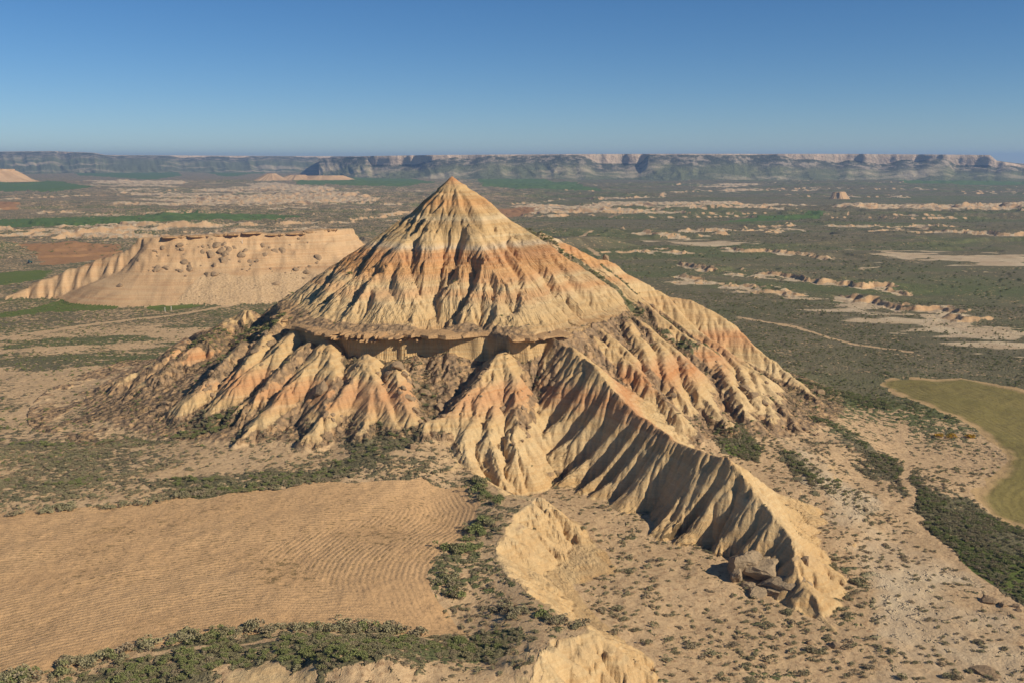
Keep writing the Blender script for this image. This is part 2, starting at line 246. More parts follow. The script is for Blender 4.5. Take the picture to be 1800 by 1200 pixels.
se = v + crest_n - np.where(camside, (.98 - .42 * sstep(L - 45, L - 8, s)) * np.minimum(d, 14) + .55 * np.clip(d - 14, 0, 12) + .3 * np.maximum(d - 26, 0) + amp * fl * fade, (.74 - .3 * sstep(L - 45, L - 8, s)) * np.minimum(d, 16) + .45 * np.maximum(d - 16, 0) + right_amp * fade)
up = (se > hill[i]) & (d < 55); RU[i] = np.where(up, s + 20000 + 500 * (sd > 0), RU[i]); RV[i] = np.where(up, d * .1, RV[i])
hill[i] = np.maximum(hill[i], np.where(d < 55, se, -50))

Hn2 = np.maximum(GB, hill)
hillmask = sstep(.0, 2.0, Hn2 - GB)
def soft(Hh, n=1):
    for _ in range(n):
        Hh = (Hh + np.roll(Hh, 1, 0) + np.roll(Hh, -1, 0) + np.roll(Hh, 1, 1) + np.roll(Hh, -1, 1)) / 5
    return Hh
ledge_keep = sstep(6.0, 2.5, np.abs(r - rim - 1)) * (Hn2 > 30)
strength = np.maximum(hillmask, .9 * basin * sstep(.12, .3, np.hypot(*grad(soft(Hn2, 4)))))
for lam, a, n, seed in ((11.0, .10, 8, 101), (5.6, .14, 4, 111), (2.9, .19, 2, 121), (1.5, .20, 1, 131)):
    gx, gy = grad(soft(Hn2, n)); sl = np.hypot(gx, gy)
    e = erosion_octave(xn, yn, gx, gy, lam, seed)
    e = .4 - 1.6 * (np.clip(1 - e, 0, 2) / 2) ** 3.2                # broad ribs, narrow rills
    patch = .35 + 1.3 * sstep(.32, .68, fbm(xn / (lam * 2.6), yn / (lam * 2.6), seed + 5, 2))
    Hn2 = Hn2 + e * patch * a * lam * .5 * np.where((r < rim) & (lam > 4), .8, 1.0) * (1 + (.35 if lam > 2 else -.4) * basin * (1 - hillmask)) * sstep(.12, .65, sl) * strength * (1 - .8 * ledge_keep) * sstep(1.5, 9, r) * np.clip(sl / .65, 0, 1.2)
# small horizontal steps where harder beds crop out
bed = np.sin(Hn2 * 2.1 + 2 * fbm(xn / 30, yn / 30, 81, 2)) + .6 * np.sin(Hn2 * 5.3)
Hn2 = Hn2 + bed * .05 * hillmask
# loose debris: lumpy ground below the ledge and in the gully floors
lump = (fbm(xn / 2.4, yn / 2.4, 91, 3) - .42) * 2.6
debris = sstep(.0, 1.5, 3.0 - np.abs(Hn2 - apron)) * (r > rim + 2) * (r < RB + 4) * hillmask
debris = np.maximum(debris, sstep(8, 3, np.abs(r - rim + 2.5)) * .75 * (r < rim) * ledged)
west = sstep(-128, -140, np.degrees(az)) * (az < 0) + (az > 2.6)
debris = np.clip(np.maximum(debris, west * (r > rim) * (r < RB + 8) * sstep(.35, .6, fbm(xn / 9, yn / 9, 93, 3))), 0, 1)
Hn2 = Hn2 + lump * debris * .55

Z = G.copy(); blend = sstep(538, 500, RR[:NEAR])
Z[:NEAR] = Hn2 * blend + G[:NEAR] * (1 - blend)

# --- mesa on the left, 650 m out: flat rim, scree face to the right, fluted nose to the left
far0 = int(np.searchsorted(rad, 540.0)); far1 = int(np.searchsorted(rad, 1000.0))
MESA = [(-127.2, 735.0, 50.2), (-139.7, 722.0, 50.6), (-158.2, 712.0, 48.9), (-180.9, 706.0, 49.7), (-199.4, 700.0, 49.0), (-225.4, 694.0, 48.2), (-243.9, 690.0, 46.9)]
MESA_NOSE = [(-243.9, 690.0, 46.9), (-259.2, 688.0, 42.4), (-277.8, 684.0, 34.9), (-296.1, 680.0, 29.1), (-312.2, 676.0, 24.0), (-326.5, 668.0, 16.1), (-338.4, 660.0, 10.6)]
xf, yf = X[far0:far1], Y[far0:far1]
d, s, v, sd, L = polyline(xf, yf, MESA)
wv = (fbm(xf / 14, yf / 14, 201, 3) - .5) * 9
dd = np.where(sd > 0, d, np.maximum(0, d - 9)) + wv * .5
front = sd > 0
v = v + 5 * (fbm(s / 25, s * 0 + .5, 208, 3) - .55)
mz = np.where(dd < 4, v + .6 * wv * .1, v - 2.6 * sstep(4, 6, dd) - np.clip(dd - 5, 0, 23) * .8 - np.maximum(0, dd - 28) * .42)
mz = np.maximum(mz, -50)
d2, s2, v2, sd2, L2 = polyline(xf, yf, MESA_NOSE)
fl2 = .5 - .5 * np.cos(2 * math.pi * (s2 / 9.5 + .7 * vnoise(s2 / 12, s2 * 0 + .5, 203)))
nz = v2 + (vnoise(s2 / 10, s2 * 0 + 3.5, 204) - .5) * 3 - .85 * d2 - np.minimum(d2 * .22, 2.2) * fl2
mz = mz + (fbm(xf / 6, yf / 6, 207, 4) - .5) * 4.5 * sstep(3, 8, dd) * sstep(34, 22, dd)
mesa = np.maximum(mz, nz)
for lam, a, seed in ((16.0, .13, 211), (8.0, .14, 221), (4.5, .12, 231)):
    g1_, g2_ = grad(soft(mesa, 3), far0); sl = np.hypot(g1_, g2_)
    mesa = mesa + erosion_octave(xf, yf, g1_, g2_, lam, seed) * a * lam * .5 * sstep(.15, .6, sl) * np.where(nz > mz, 1.0, .22) * np.clip(sl / .65, 0, 1.2)
ZF = Z[far0:far1]; mesa_mask = sstep(0, 2, mesa - ZF)
Z[far0:far1] = np.maximum(ZF, mesa)
mesa_full = np.zeros(X.shape, np.float32); mesa_full[far0:far1] = mesa_mask

# --- scarps and pale badlands across the plain
bare = np.zeros(X.shape, np.float32); rough = np.zeros(X.shape, np.float32)
f0 = int(np.searchsorted(rad, 470.0)); f1 = int(np.searchsorted(rad, 4300.0))
xs_, ys_ = X[f0:f1], Y[f0:f1]; rr_ = RR[f0:f1]; zz = Z[f0:f1]; bb = bare[f0:f1]
sc_ = np.clip(rr_ / 800, .8, 3)
fw = sstep(950, 1700, rr_)
wx_ = (fbm(xs_ / 20, ys_ / 20, 301, 4, .55) - .5) * 50 * (1 - fw) + (fbm(xs_ / 60, ys_ / 60, 316, 4, .55) - .5) * 130 * fw
wy_ = (fbm(xs_ / 20, ys_ / 20, 302, 4, .55) - .5) * 75 * (1 - fw) + (fbm(xs_ / 60, ys_ / 60, 317, 4, .55) - .5) * 220 * fw
hard = (1 - mesa_full[f0:f1])
for P, drop in SCARPS:
    i = bbox(xs_, ys_, P, 170)
    d, s, v, sd, L = polyline(xs_[i] + wx_[i], ys_[i] + wy_[i], P)
    endf = sstep(0, 25, s) * sstep(0, 25, L - s)
    q_ = sd * d                    # + = beyond the edge for lines running left to right
    up = sstep(-3.5, 4.5, q_) * np.exp(-np.maximum(q_, 0) / (38 * sc_[i]))
    var = 1.5 * sstep(.36, .64, fbm(s / 45, s * 0 + drop * 7.7, 303, 3)) + .12
    zz[i] += .36 * drop * up * endf * var * hard[i] * (.55 + .9 * fbm(xs_[i] / 12, ys_[i] / 12, 312, 4))
    bb[i] = np.maximum(bb[i], sstep(16, 2, np.abs(q_ + 5)) * endf * .9 * sstep(.3, .6, var * .8) * hard[i])
pale_m = np.zeros(xs_.shape, np.float32)
for P in PALE:
    i = bbox(xs_, ys_, P, 150)
    d, s, v, sd, L = polyline(xs_[i], ys_[i], list(P) + [P[0]])
    ii = in_poly(xs_[i], ys_[i], P)
    q_ = np.where(ii, d, -d) + (fbm(xs_[i] / 160, ys_[i] / 160, 305, 4) - .5) * 320
    pale_m[i] = np.maximum(pale_m[i], sstep(-20, 40, q_))
knob = 1 - np.abs(2 * fbm(xs_ / 30, ys_ / 16, 306, 4) - 1) * 2.4
streak = sstep(.42, .56, fbm(xs_ / 420, ys_ / 70, 307, 4))
pale_m *= streak
zz += pale_m * np.maximum(knob, -.4) * 4.5 * hard
bb[...] = np.maximum(bb, pale_m * .95)
# random thin scarps on the rest of the valley floor
nz_ = fbm(xs_ / 420, ys_ / 300, 308, 5); far_w = sstep(900, 1300, rr_)
for lev in (.46, .57):
    stp = sstep(lev - .004, lev + .004, nz_)
    zz += stp * 3.2 * far_w * hard * (.4 + 1.2 * fbm(xs_ / 25, ys_ / 25, 313, 3))
    bb[...] = np.maximum(bb, sstep(.012, .003, np.abs(nz_ - lev)) * far_w * .8 * sstep(.45, .62, fbm(xs_ / 300, ys_ / 200, 309, 3)))
zz += (fbm(xs_ / 7, ys_ / 7, 310, 3) - .5) * 2.2 * sstep(500, 700, rr_) * np.clip(bb * 4 + .25, 0, 1.2) * hard
flat_m = np.zeros(xs_.shape, np.float32)
for P in WHITE_FLAT:
    i = bbox(xs_, ys_, P, 60)
    d, s, v, sd, L = polyline(xs_[i], ys_[i], list(P) + [P[0]])
    q_ = np.where(in_poly(xs_[i], ys_[i], P), d, -d)
    flat_m[i] = np.maximum(flat_m[i], sstep(-15, 15, q_ + (fbm(xs_[i] / 40, ys_[i] / 14, 311, 4) - .55) * 110))
bb[...] = np.maximum(bb, flat_m * .75)
# dry washes winding between the scarps
wash = np.abs(fbm((xs_ + .35 * ys_) / 150, (ys_ - .2 * xs_) / 70, 314, 4) - .5)
wm = sstep(.022, .006, wash) * sstep(.42, .6, fbm(xs_ / 420, ys_ / 300, 315, 3)) * sstep(520, 640, rr_) * (hard > .9)
zz -= 1.6 * wm; bb[...] = np.maximum(bb, wm * .62)

def height_at(x, y):
    th = math.atan2(x, y); rr = math.hypot(x, y)
    fa = (th - ang[0]) / (ang[1] - ang[0]); j = int(min(max(fa, 0), NA - 2)); fa = min(max(fa - j, 0), 1)
    i = int(min(max(np.searchsorted(rad, rr) - 1, 0), NR - 2)); fr = min(max((rr - rad[i]) / (rad[i + 1] - rad[i]), 0), 1)
    return float((Z[i, j] * (1 - fa) + Z[i, j + 1] * fa) * (1 - fr) + (Z[i + 1, j] * (1 - fa) + Z[i + 1, j + 1] * fa) * fr)
def slope_at(x, y, e=1.5):
    gx = (height_at(x + e, y) - height_at(x - e, y)) / (2 * e); gy = (height_at(x, y + e) - height_at(x, y - e)) / (2 * e)
    return gx, gy

# ------------------------------------------------------------------ surface attributes
gx, gy = grad(Z); SL = np.hypot(gx, gy)
# scrub density
veg = np.zeros(X.shape, np.float32) + .30 + .32 * sstep(330, 430, RR)
veg += .2 * sstep(-60, 160, X) * sstep(330, 420, RR)
left = sstep(40, -80, X) * sstep(120, 200, RR) * sstep(620, 540, RR)
band = sstep(.45, .62, fbm(X / 70 + Y / 160, (Y - X * .25) / 22, 401, 4))
veg = veg * (1 - left) + left * (.30 + .42 * band)
VEG_AREAS = [  # polygon, density, soft edge in metres
 ([(75.7, 328.3), (100.5, 308.2), (111.7, 231.4), (107.3, 184.0), (91.9, 155.2), (31.9, 155.2), (44.0, 184.0), (64.7, 181.6), (73.0, 242.9)], .34, 6),
 ([(0.0, 269.0), (22.1, 245.7), (50.5, 219.7), (46.6, 190.4), (31.7, 154.4), (12.5, 154.4), (15.9, 185.4), (3.7, 201.2)], .24, 3),
 ([(104.1, 339.1), (111.2, 282.6), (112.9, 233.9), (110.8, 204.5), (124.8, 216.6), (140.3, 245.5), (126.9, 258.3), (122.2, 293.5), (117.7, 331.8)], .72, 4), ([(111.3, 265.6), (129.4, 270.4), (135.5, 236.4), (113.6, 195.5), (109.3, 203.8), (106.9, 236.4)], .9, 2),
 ([(65.3, 310.9), (74.3, 314.3), (77.8, 298.3), (73.9, 289.4), (64.5, 293.5)], 1.0, 1.5), ([(80.5, 301.6), (89.5, 289.8), (99.1, 259.0), (94.1, 253.6), (84.8, 273.6)], .85, 2),
 ([(-67.2, 239.1), (-52.6, 259.8), (-46.2, 278.4), (-29.6, 313.3), (-24.2, 303.0), (-21.9, 284.2), (-40.2, 259.8), (-56.2, 247.9)], .8, 3), ([(-83.8, 150.3), (-73.6, 156.9), (-49.4, 167.9), (-18.8, 170.6), (0.0, 171.7), (0.0, 157.9), (-18.6, 150.3), (-34.9, 140.2), (-78.6, 140.2)], .75, 4),
 ([(-153.3, 287.6), (-125.1, 293.7), (-97.1, 287.6), (-93.9, 262.9), (-119.9, 257.9), (-137.1, 255.5)], .55, 6), ([(-172.1, 324.5), (-125.7, 357.1), (-93.8, 332.1), (-124.3, 300.3), (-158.2, 297.1)], .45, 6), ([(-62.1, 247.9), (-16.0, 270.1), (-10.7, 257.3), (-43.6, 243.4)], .45, 2),
]
for P, val, soft_e in VEG_AREAS:
    i = bbox(X, Y, P, soft_e * 3)
    d, s, v, sd, L = polyline(X[i], Y[i], list(P) + [P[0]])
    q_ = np.where(in_poly(X[i], Y[i], P), d, -d) + (fbm(X[i] / 8, Y[i] / 8, 402, 3) - .5) * soft_e * 3
    w = sstep(-soft_e, soft_e, q_); veg[i] = veg[i] * (1 - w) + val * w
# bare tracks
TRACKS = [([(102.9, 304.1), (103.3, 289.0), (104.7, 265.2), (106.3, 238.4), (108.0, 217.3), (107.6, 195.6)], 1.3), ([(140.9, 348.3), (129.4, 321.4), (125.3, 302.3), (116.6, 282.6), (112.6, 267.5), (109.8, 261.9)], 1.2), ([(137.9, 596.1), (163.5, 564.7), (180.8, 518.8), (203.2, 499.3)], 1.6), ([(-85.8, 154.4), (-68.1, 157.9), (-48.1, 163.0), (-26.9, 168.8), (-14.5, 169.2)], .5),
          ([(100.2, 1255.8), (71.0, 1110.7), (79.2, 1067.0), (85.0, 977.3)], 2.0), ([(-176.1, 636.0), (-203.2, 585.8), (-237.5, 546.6), (-262.5, 502.2)], 2.5)]
for P, w_ in TRACKS:
    i = bbox(X, Y, P, 8)
    d, s, v, sd, L = polyline(X[i] + (fbm(X[i] / 6, Y[i] / 6, 403, 2) - .5) * 3, Y[i], P)
    veg[i] *= sstep(w_ * .7, w_ * 1.6, d)
clay = sstep(.26, .46, SL) * sstep(6000, 4500, RR)
clay[:NEAR] = np.maximum(clay[:NEAR] * np.maximum(hillmask, basin), hillmask * sstep(.12, .3, SL[:NEAR]))
clay[:NEAR] *= (1 - .75 * debris)
mfan = sstep(22, 28, Z + 5 * (fbm(X / 20, Y / 20, 410, 3) - .5) + 30 * sstep(-205, -225, X))
clay = np.where(mesa_full > .3, np.maximum(clay, .9) * mfan, clay); veg_fan = mesa_full * (1 - mfan)
d, s, v, sd, L = polyline(xn, yn, BASIN_WALL); clay[:NEAR] = np.maximum(clay[:NEAR], basin * sstep(11, 7, d + 5 * (fbm(xn / 6, yn / 6, 411, 3) - .5)) * (dd_terr > -.5))
NEARPALE = [(85.9, 314.9), (97.1, 296.6), (103.3, 261.0), (105.5, 236.4), (106.5, 195.5), (102.2, 174.2), (94.8, 160.3), (54.9, 160.3), (73.3, 192.9), (80.3, 229.1)]
i = bbox(X, Y, NEARPALE, 20); d, s, v, sd, L = polyline(X[i], Y[i], NEARPALE + NEARPALE[:1]); bare[i] = np.maximum(bare[i], .55 * sstep(-8, 8, np.where(in_poly(X[i], Y[i], NEARPALE), d, -d) + (fbm(X[i] / 12, Y[i] / 12, 412, 3) - .5) * 16))
strat = np.zeros(X.shape, np.float32); strat[:NEAR] = 1.0
clay = np.where((RR > 545) & (mesa_full < .2), clay * sstep(.25, .5, bare), clay)
scree = np.zeros(X.shape, np.float32); scree[:NEAR] = debris
# scrub growing on the hill itself: the strip down its right flank and scree ribbons
STRIPS = [([(1.1, 402.6, 75.4), (12.4, 396.2, 67.7), (20.2, 388.8, 62.1), (30.1, 388.6, 56.1), (42.1, 387.1, 48.2), (48.7, 376.0, 42.9), (57.5, 368.7, 38.0), (65.9, 362.4, 33.3)], 3.0), ([(45.2, 325.6, 31.4), (48.8, 314.0, 26.3), (54.3, 307.9, 22.5), (60.9, 303.8, 19.1)], 2.6), ([(36.7, 400.0, 57.8), (45.8, 398.0, 51.1), (56.5, 392.0, 43.9), (66.7, 384.0, 36.1), (76.7, 366.0, 29.4)], 2.0), ([(-89.9, 361.5, 43.0), (-91.9, 344.1, 37.7), (-96.6, 331.3, 32.1), (-104.7, 325.3, 27.5)], 3.5), ([(-67.0, 329.8, 40.2), (-74.2, 318.1, 33.9), (-81.0, 307.0, 27.9), (-85.0, 301.3, 24.7)], 2.2), ([(-51.0, 312.5, 36.0), (-54.4, 299.4, 29.7), (-58.0, 289.7, 25.0)], 1.6), ([(-9.1, 310.5, 36.4), (-17.4, 296.5, 30.4), (-22.0, 287.6, 26.4)], 2.6), ([(15.9, 320.5, 37.2), (7.1, 302.1, 30.9), (3.4, 286.1, 24.2)], 1.6), ([(-86.4, 396.9, 58.1), (-91.1, 396.2, 51.4), (-94.9, 396.9, 46.7)], 3)]
hill_veg = np.zeros(X.shape, np.float32)
for P, w_ in STRIPS:
    i = bbox(xn, yn, P, 14)
    d, s, v, sd, L = polyline(xn[i] + (fbm(xn[i] / 5, yn[i] / 5, 405, 3) - .5) * 7, yn[i], P)
    m_ = sstep(w_ * 1.5, w_ * .5, d); green = .85 if P is STRIPS[0][0] or P is STRIPS[2][0] else .22
    hill_veg[:NEAR][i] = np.maximum(hill_veg[:NEAR][i], m_ * green); scree[:NEAR][i] = np.maximum(scree[:NEAR][i], m_ * (1.1 - green)); clay[:NEAR][i] *= 1 - .5 * m_ * (green < .5)
veg = np.clip(np.where(clay > .4, 0, veg), 0, 1); veg = np.maximum(veg, hill_veg * .8); clay *= (1 - .85 * hill_veg); veg *= (1 - .8 * veg_fan); scree = np.maximum(scree, .38 * veg_fan)
KNOLL = [(-47.9, 148.9), (-43.3, 152.6), (-34.7, 151.8), (-30.9, 140.0), (-46.1, 140.0)]
i = bbox(X, Y, KNOLL, 12); d, s, v, sd, L = polyline(X[i], Y[i], KNOLL + KNOLL[:1]); w = sstep(-2, 3, np.where(in_poly(X[i], Y[i], KNOLL), d, -d) + (fbm(X[i] / 4, Y[i] / 4, 413, 3) - .5) * 8); clay[i] = np.maximum(clay[i], w); veg[i] *= 1 - w
bare = np.clip(bare, 0, 1); scree = np.maximum(scree, mesa_full * .12 * sstep(-230, -150, X))

# ------------------------------------------------------------------ materials
def srgb(r, g, b, k=1.0):
    f = lambda c: ((c / 255) / 12.92 if c <= 10 else (((c / 255) + .055) / 1.055) ** 2.4) * k
    return (f(r), f(g), f(b), 1.0)
class NT:
    def __init__(s, name):
        s.m = bpy.data.materials.new(name); s.m.use_nodes = True; s.n = s.m.node_tree.nodes; s.l = s.m.node_tree.links
        s.n.clear(); s.out = s.n.new('ShaderNodeOutputMaterial'); s.bsdf = s.n.new('ShaderNodeBsdfPrincipled')
        s.l.new(s.bsdf.outputs[0], s.out.inputs[0]); s.bsdf.inputs['Roughness'].default_value = .95
        s.bsdf.inputs['Specular IOR Level'].default_value = .08
        s.geo = s.n.new('ShaderNodeNewGeometry')
    def put(s, sock, v):
        if hasattr(v, 'default_value') or hasattr(v, 'is_linked'): s.l.new(v, sock)
        else: sock.default_value = v
    def attr(s, name):
        a = s.n.new('ShaderNodeAttribute'); a.attribute_name = name; return a.outputs['Fac']
    def math(s, op, a, b=0.0, c=0.0, clamp=False):
        m = s.n.new('ShaderNodeMath'); m.operation = op; m.use_clamp = clamp
        s.put(m.inputs[0], a); s.put(m.inputs[1], b); s.put(m.inputs[2], c); return m.outputs[0]
    def pos(s, sx=1, sy=1, sz=1):
        v = s.n.new('ShaderNodeVectorMath'); v.operation = 'MULTIPLY'; s.l.new(s.geo.outputs['Position'], v.inputs[0]); v.inputs[1].default_value = (sx, sy, sz); return v.outputs[0]
    def noise(s, vec, scale, detail=4, rough=.55, dist=0.0):
        n = s.n.new('ShaderNodeTexNoise'); s.l.new(vec, n.inputs['Vector']); n.inputs['Scale'].default_value = scale
        n.inputs['Detail'].default_value = detail; n.inputs['Roughness'].default_value = rough; n.inputs['Distortion'].default_value = dist; return n.outputs['Fac']
    def voro(s, vec, scale, feature='F1', out='Distance'):
        n = s.n.new('ShaderNodeTexVoronoi'); n.feature = feature; s.l.new(vec, n.inputs['Vector']); n.inputs['Scale'].default_value = scale; return n.outputs[out]
    def ramp(s, fac, stops, interp='LINEAR'):
        r = s.n.new('ShaderNodeValToRGB'); r.color_ramp.interpolation = interp; e = r.color_ramp.elements
        while len(e) < len(stops): e.new(.5)
        for el, (p, c) in zip(e, stops): el.position = p; el.color = c if len(c) == 4 else (*c, 1)
        s.put(r.inputs[0], fac); return r.outputs[0]
    def mix(s, fac, a, b, mode='MIX'):
        m = s.n.new('ShaderNodeMix'); m.data_type = 'RGBA'; m.blend_type = mode
        s.put(m.inputs[0], fac); s.put(m.inputs[6], a); s.put(m.inputs[7], b); return m.outputs[2]
    def step(s, x, lo, hi):
        m = s.n.new('ShaderNodeMapRange'); m.interpolation_type = 'SMOOTHSTEP'; s.put(m.inputs[0], x); s.put(m.inputs[1], lo); s.put(m.inputs[2], hi); return m.outputs[0]
    def bump(s, h, dist, strength=1.0, prev=None):
        b = s.n.new('ShaderNodeBump'); s.put(b.inputs['Height'], h); b.inputs['Distance'].default_value = dist; b.inputs['Strength'].default_value = strength
        if prev is not None: s.l.new(prev, b.inputs['Normal'])
        return b.outputs[0]
    def done(s, col, normal=None):
        s.put(s.bsdf.inputs['Base Color'], col)
        if normal is not None: s.l.new(normal, s.bsdf.inputs['Normal'])
        return s.m

def terrain_material():
    t = NT('badland_terrain')
    p = t.pos(); sep = t.n.new('ShaderNodeSeparateXYZ'); t.l.new(t.geo.outputs['Position'], sep.inputs[0]); z = sep.outputs[2]
    wob = t.math('MULTIPLY_ADD', t.noise(p, .02, 3, .5), 4.0, -2.0); wob2 = t.math('MULTIPLY_ADD', t.noise(p, .45, 3), .8, -.4)
    zz = t.math('ADD', z, t.math('ADD', wob, wob2))
    K = 1.0
    S = lambda r, g, b: srgb(r, g, b, K)
    cream, tan, sand, buff = S(206, 183, 146), S(196, 160, 114), S(188, 150, 104), S(176, 140, 98)
    white, grey, red, rose, orange = S(222, 205, 176), S(196, 184, 168), S(184, 118, 78), S(196, 142, 106), S(200, 134, 82)
    cream, tan, sand, buff = S(206, 178, 128), S(200, 168, 114), S(196, 162, 108), S(184, 148, 98)
    white, grey, red, rose, orange = S(214, 190, 146), S(198, 178, 146), S(188, 128, 78), S(196, 148, 98), S(198, 144, 84)
    stops = [(0, sand), (10, sand), (18, cream), (24, tan), (27, rose), (29, red), (31.5, rose), (33.5, tan), (40, sand), (44, buff), (47, tan), (51, cream), (53.5, rose),
             (56.5, cream), (58, rose), (61, orange), (65, red), (66.8, rose), (68, grey), (69, white), (70, tan), (71.5, cream), (72.5, tan), (76, sand), (78, white), (80, tan), (84, orange), (90, tan), (93, red)]
    strata = t.ramp(t.math('DIVIDE', zz, 100.0), [(a / 100, c) for a, c in stops])
    plain = t.mix(t.step(t.noise(p, .04, 3), .4, .7), S(196, 160, 116), S(180, 142, 100)); strata = t.mix(t.attr('strat'), plain, strata)
    rv = t.n.new('ShaderNodeCombineXYZ'); t.l.new(t.attr('ru'), rv.inputs[0]); t.l.new(t.attr('rv'), rv.inputs[1])
    r1 = t.noise(rv.outputs[0], .9, 3, .6, .3); r2 = t.noise(rv.outputs[0], 2.2, 2, .6)
    # thin beds and downwash streaks
    strata = t.mix(.06, strata, S(208, 178, 130)); beds = t.noise(t.pos(.012, .012, 1.5), 1.0, 5, .75); strata = t.mix(t.step(beds, .34, .66), t.mix(.24, strata, S(178, 130, 90)), t.mix(.26, strata, S(218, 196, 156)))
    blot = t.noise(p, .11, 4, .6); strata = t.mix(t.step(blot, .45, .8), strata, t.mix(.2, strata, S(176, 150, 120)))
    fine = t.noise(p, 1.7, 4, .7); strata = t.mix(t.step(fine, .35, .7), t.mix(.16, strata, S(110, 84, 60)), strata)
    # soil, scrub, pale beds, scree
    soil = t.mix(t.noise(p, .06, 5, .6), S(186, 156, 114), S(202, 172, 132)); soil = t.mix(t.step(t.noise(p, .9, 4, .7), .45, .75), soil, S(150, 118, 86))
    shrubc = t.mix(t.step(t.noise(p, .035, 3), .42, .60), S(113, 107, 77), S(124, 115, 86)); shrubc = t.mix(t.step(t.noise(t.pos(.4, 1.3, 1), .006, 4, .55), .46, .60), shrubc, S(104, 110, 67))
    shrubc = t.mix(t.step(t.noise(p, .8, 3, .7), .4, .7), t.mix(.35, shrubc, S(88, 80, 62)), shrubc)
    veg = t.attr('veg'); bare = t.attr('bare'); clay = t.attr('clay'); scr = t.attr('scree')
    clump = t.math('ADD', t.math('MULTIPLY', t.noise(p, .42, 3, .6), .75), t.math('MULTIPLY', t.noise(p, .05, 4, .6), .35))
    lo = t.math('MULTIPLY_ADD', veg, -.42, .74)
    vm = t.step(clump, lo, t.math('ADD', lo, .09)); vm = t.math('MULTIPLY', vm, t.step(veg, .02, .12))
    base = t.mix(vm, soil, shrubc)
    palec = t.mix(t.noise(p, .03, 4, .65), S(190, 166, 128), S(222, 202, 166)); palec = t.mix(t.step(t.noise(t.pos(.05, .05, 1.0), .9, 3), .4, .7), t.mix(.3, palec, S(150, 112, 78)), palec)
    bm = t.step(t.math('ADD', bare, t.math('MULTIPLY_ADD', t.noise(p, .05, 4, .7), .7, -.35)), .36, .62)
    base = t.mix(bm, base, palec)
    stone = t.mix(t.step(t.voro(p, .55, out='Distance'), .2, .7), S(150, 122, 92), S(110, 92, 72)); stone = t.mix(t.step(t.noise(p, .35, 4), .48, .62), stone, S(172, 138, 98))
    rc = t.mix(t.step(t.math('ADD', clay, t.math('MULTIPLY_ADD', t.noise(p, .5, 3), .3, -.15)), .3, .6), base, strata)
    rc = t.mix(t.math('MULTIPLY', t.step(t.math('ADD', scr, t.math('MULTIPLY_ADD', t.noise(p, .3, 4, .65), 1.0, -.5)), .45, .65), .75), rc, stone)
    rill = t.math('MULTIPLY', t.math('ADD', t.math('ABSOLUTE', t.math('SUBTRACT', r1, .5)), t.math('MULTIPLY', t.math('ABSOLUTE', t.math('SUBTRACT', r2, .5)), .6)), t.math('MULTIPLY', t.math('MULTIPLY', clay, t.attr('strat')), t.step(t.noise(p, .06, 3), .34, .62)))
    nb = t.bump(t.noise(p, .9, 6, .7), .45); rill = t.math('MULTIPLY', rill, t.step(t.attr('rv'), .2, 2.2)); nb = t.bump(rill, 1.9, 1.0, nb); nb = t.bump(t.math('MULTIPLY', vm, t.noise(p, 1.1, 3)), 1.1, .9, nb)
    nb = t.bump(t.math('MULTIPLY', scr, t.voro(p, .5)), 1.2, .8, nb)
    return t.done(rc, nb)
M_TERRAIN = terrain_material()

def field_material(name, c1, c2, furrow=None, green=None):
    t = NT(name); p = t.pos()
    col = t.mix(t.noise(p, .05, 5, .65), c1, c2); col = t.mix(t.step(t.noise(p, 1.2, 4, .75), .42, .72), col, t.mix(.3, col, (.05, .035, .02, 1)))
    h = t.noise(p, 1.4, 5, .75); nb = t.bump(h, .32)
    if furrow:
        e = t.attr('edge'); w = t.math('ADD', e, t.math('MULTIPLY_ADD', t.noise(p, .06, 2), .7, -.35))
        ph = t.math('MULTIPLY_ADD', t.math('COSINE', t.math('MULTIPLY', w, 2 * math.pi / furrow)), .5, .5)
        k = t.step(t.noise(p, .05, 3), .30, .55)
        ph = t.math('MULTIPLY', ph, k); ph = t.math('MULTIPLY', ph, t.math('MULTIPLY_ADD', t.noise(p, .7, 3), .9, .3))
        nb = t.bump(ph, .09, 1.0, nb)
        # weeds sprouting in the furrow bottoms
        weeds = t.math('MULTIPLY', t.step(ph, .35, .1), t.step(t.noise(p, .6, 4, .7), .48, .64)); weeds = t.math('MULTIPLY', weeds, t.step(t.noise(p, .03, 3), .42, .62))
        col = t.mix(t.math('MULTIPLY', weeds, .75), col, srgb(106, 92, 58))
    if green:
        edge = t.attr('edge')
        bm = t.step(t.math('ADD', edge, t.math('MULTIPLY_ADD', t.noise(p, .08, 3), 10.0, -5.0)), green[0], green[1])
        col = t.mix(bm, srgb(178, 148, 104), col)
    return t.done(col, nb)
def rock_material(name, c1, c2, c3):
    t = NT(name); tc = t.n.new('ShaderNodeTexCoord'); o = tc.outputs['Object']; p = t.pos()
    col = t.mix(t.noise(p, .55, 5, .65), c1, c2); col = t.mix(t.step(t.noise(p, 1.6, 4, .7), .5, .75), col, c3)
    lay = t.noise(t.pos(.15, .15, 3.2), 1.0, 3, .6); col = t.mix(t.step(lay, .5, .75), col, t.mix(.4, col, c3))
    nb = t.bump(t.noise(p, 1.3, 6, .7), .5); nb = t.bump(t.noise(t.pos(.3, .3, 4), 1.0, 3), .2, .6, nb)
    return t.done(col, nb)
def leaf_material(name, c1, c2, c3):
    t = NT(name); oi = t.n.new('ShaderNodeObjectInfo'); p = t.pos()
    col = t.mix(t.noise(p, .9, 3, .7), c1, c2); col = t.mix(t.step(oi.outputs['Random'], .45, .95), col, c3)
    return t.done(col)
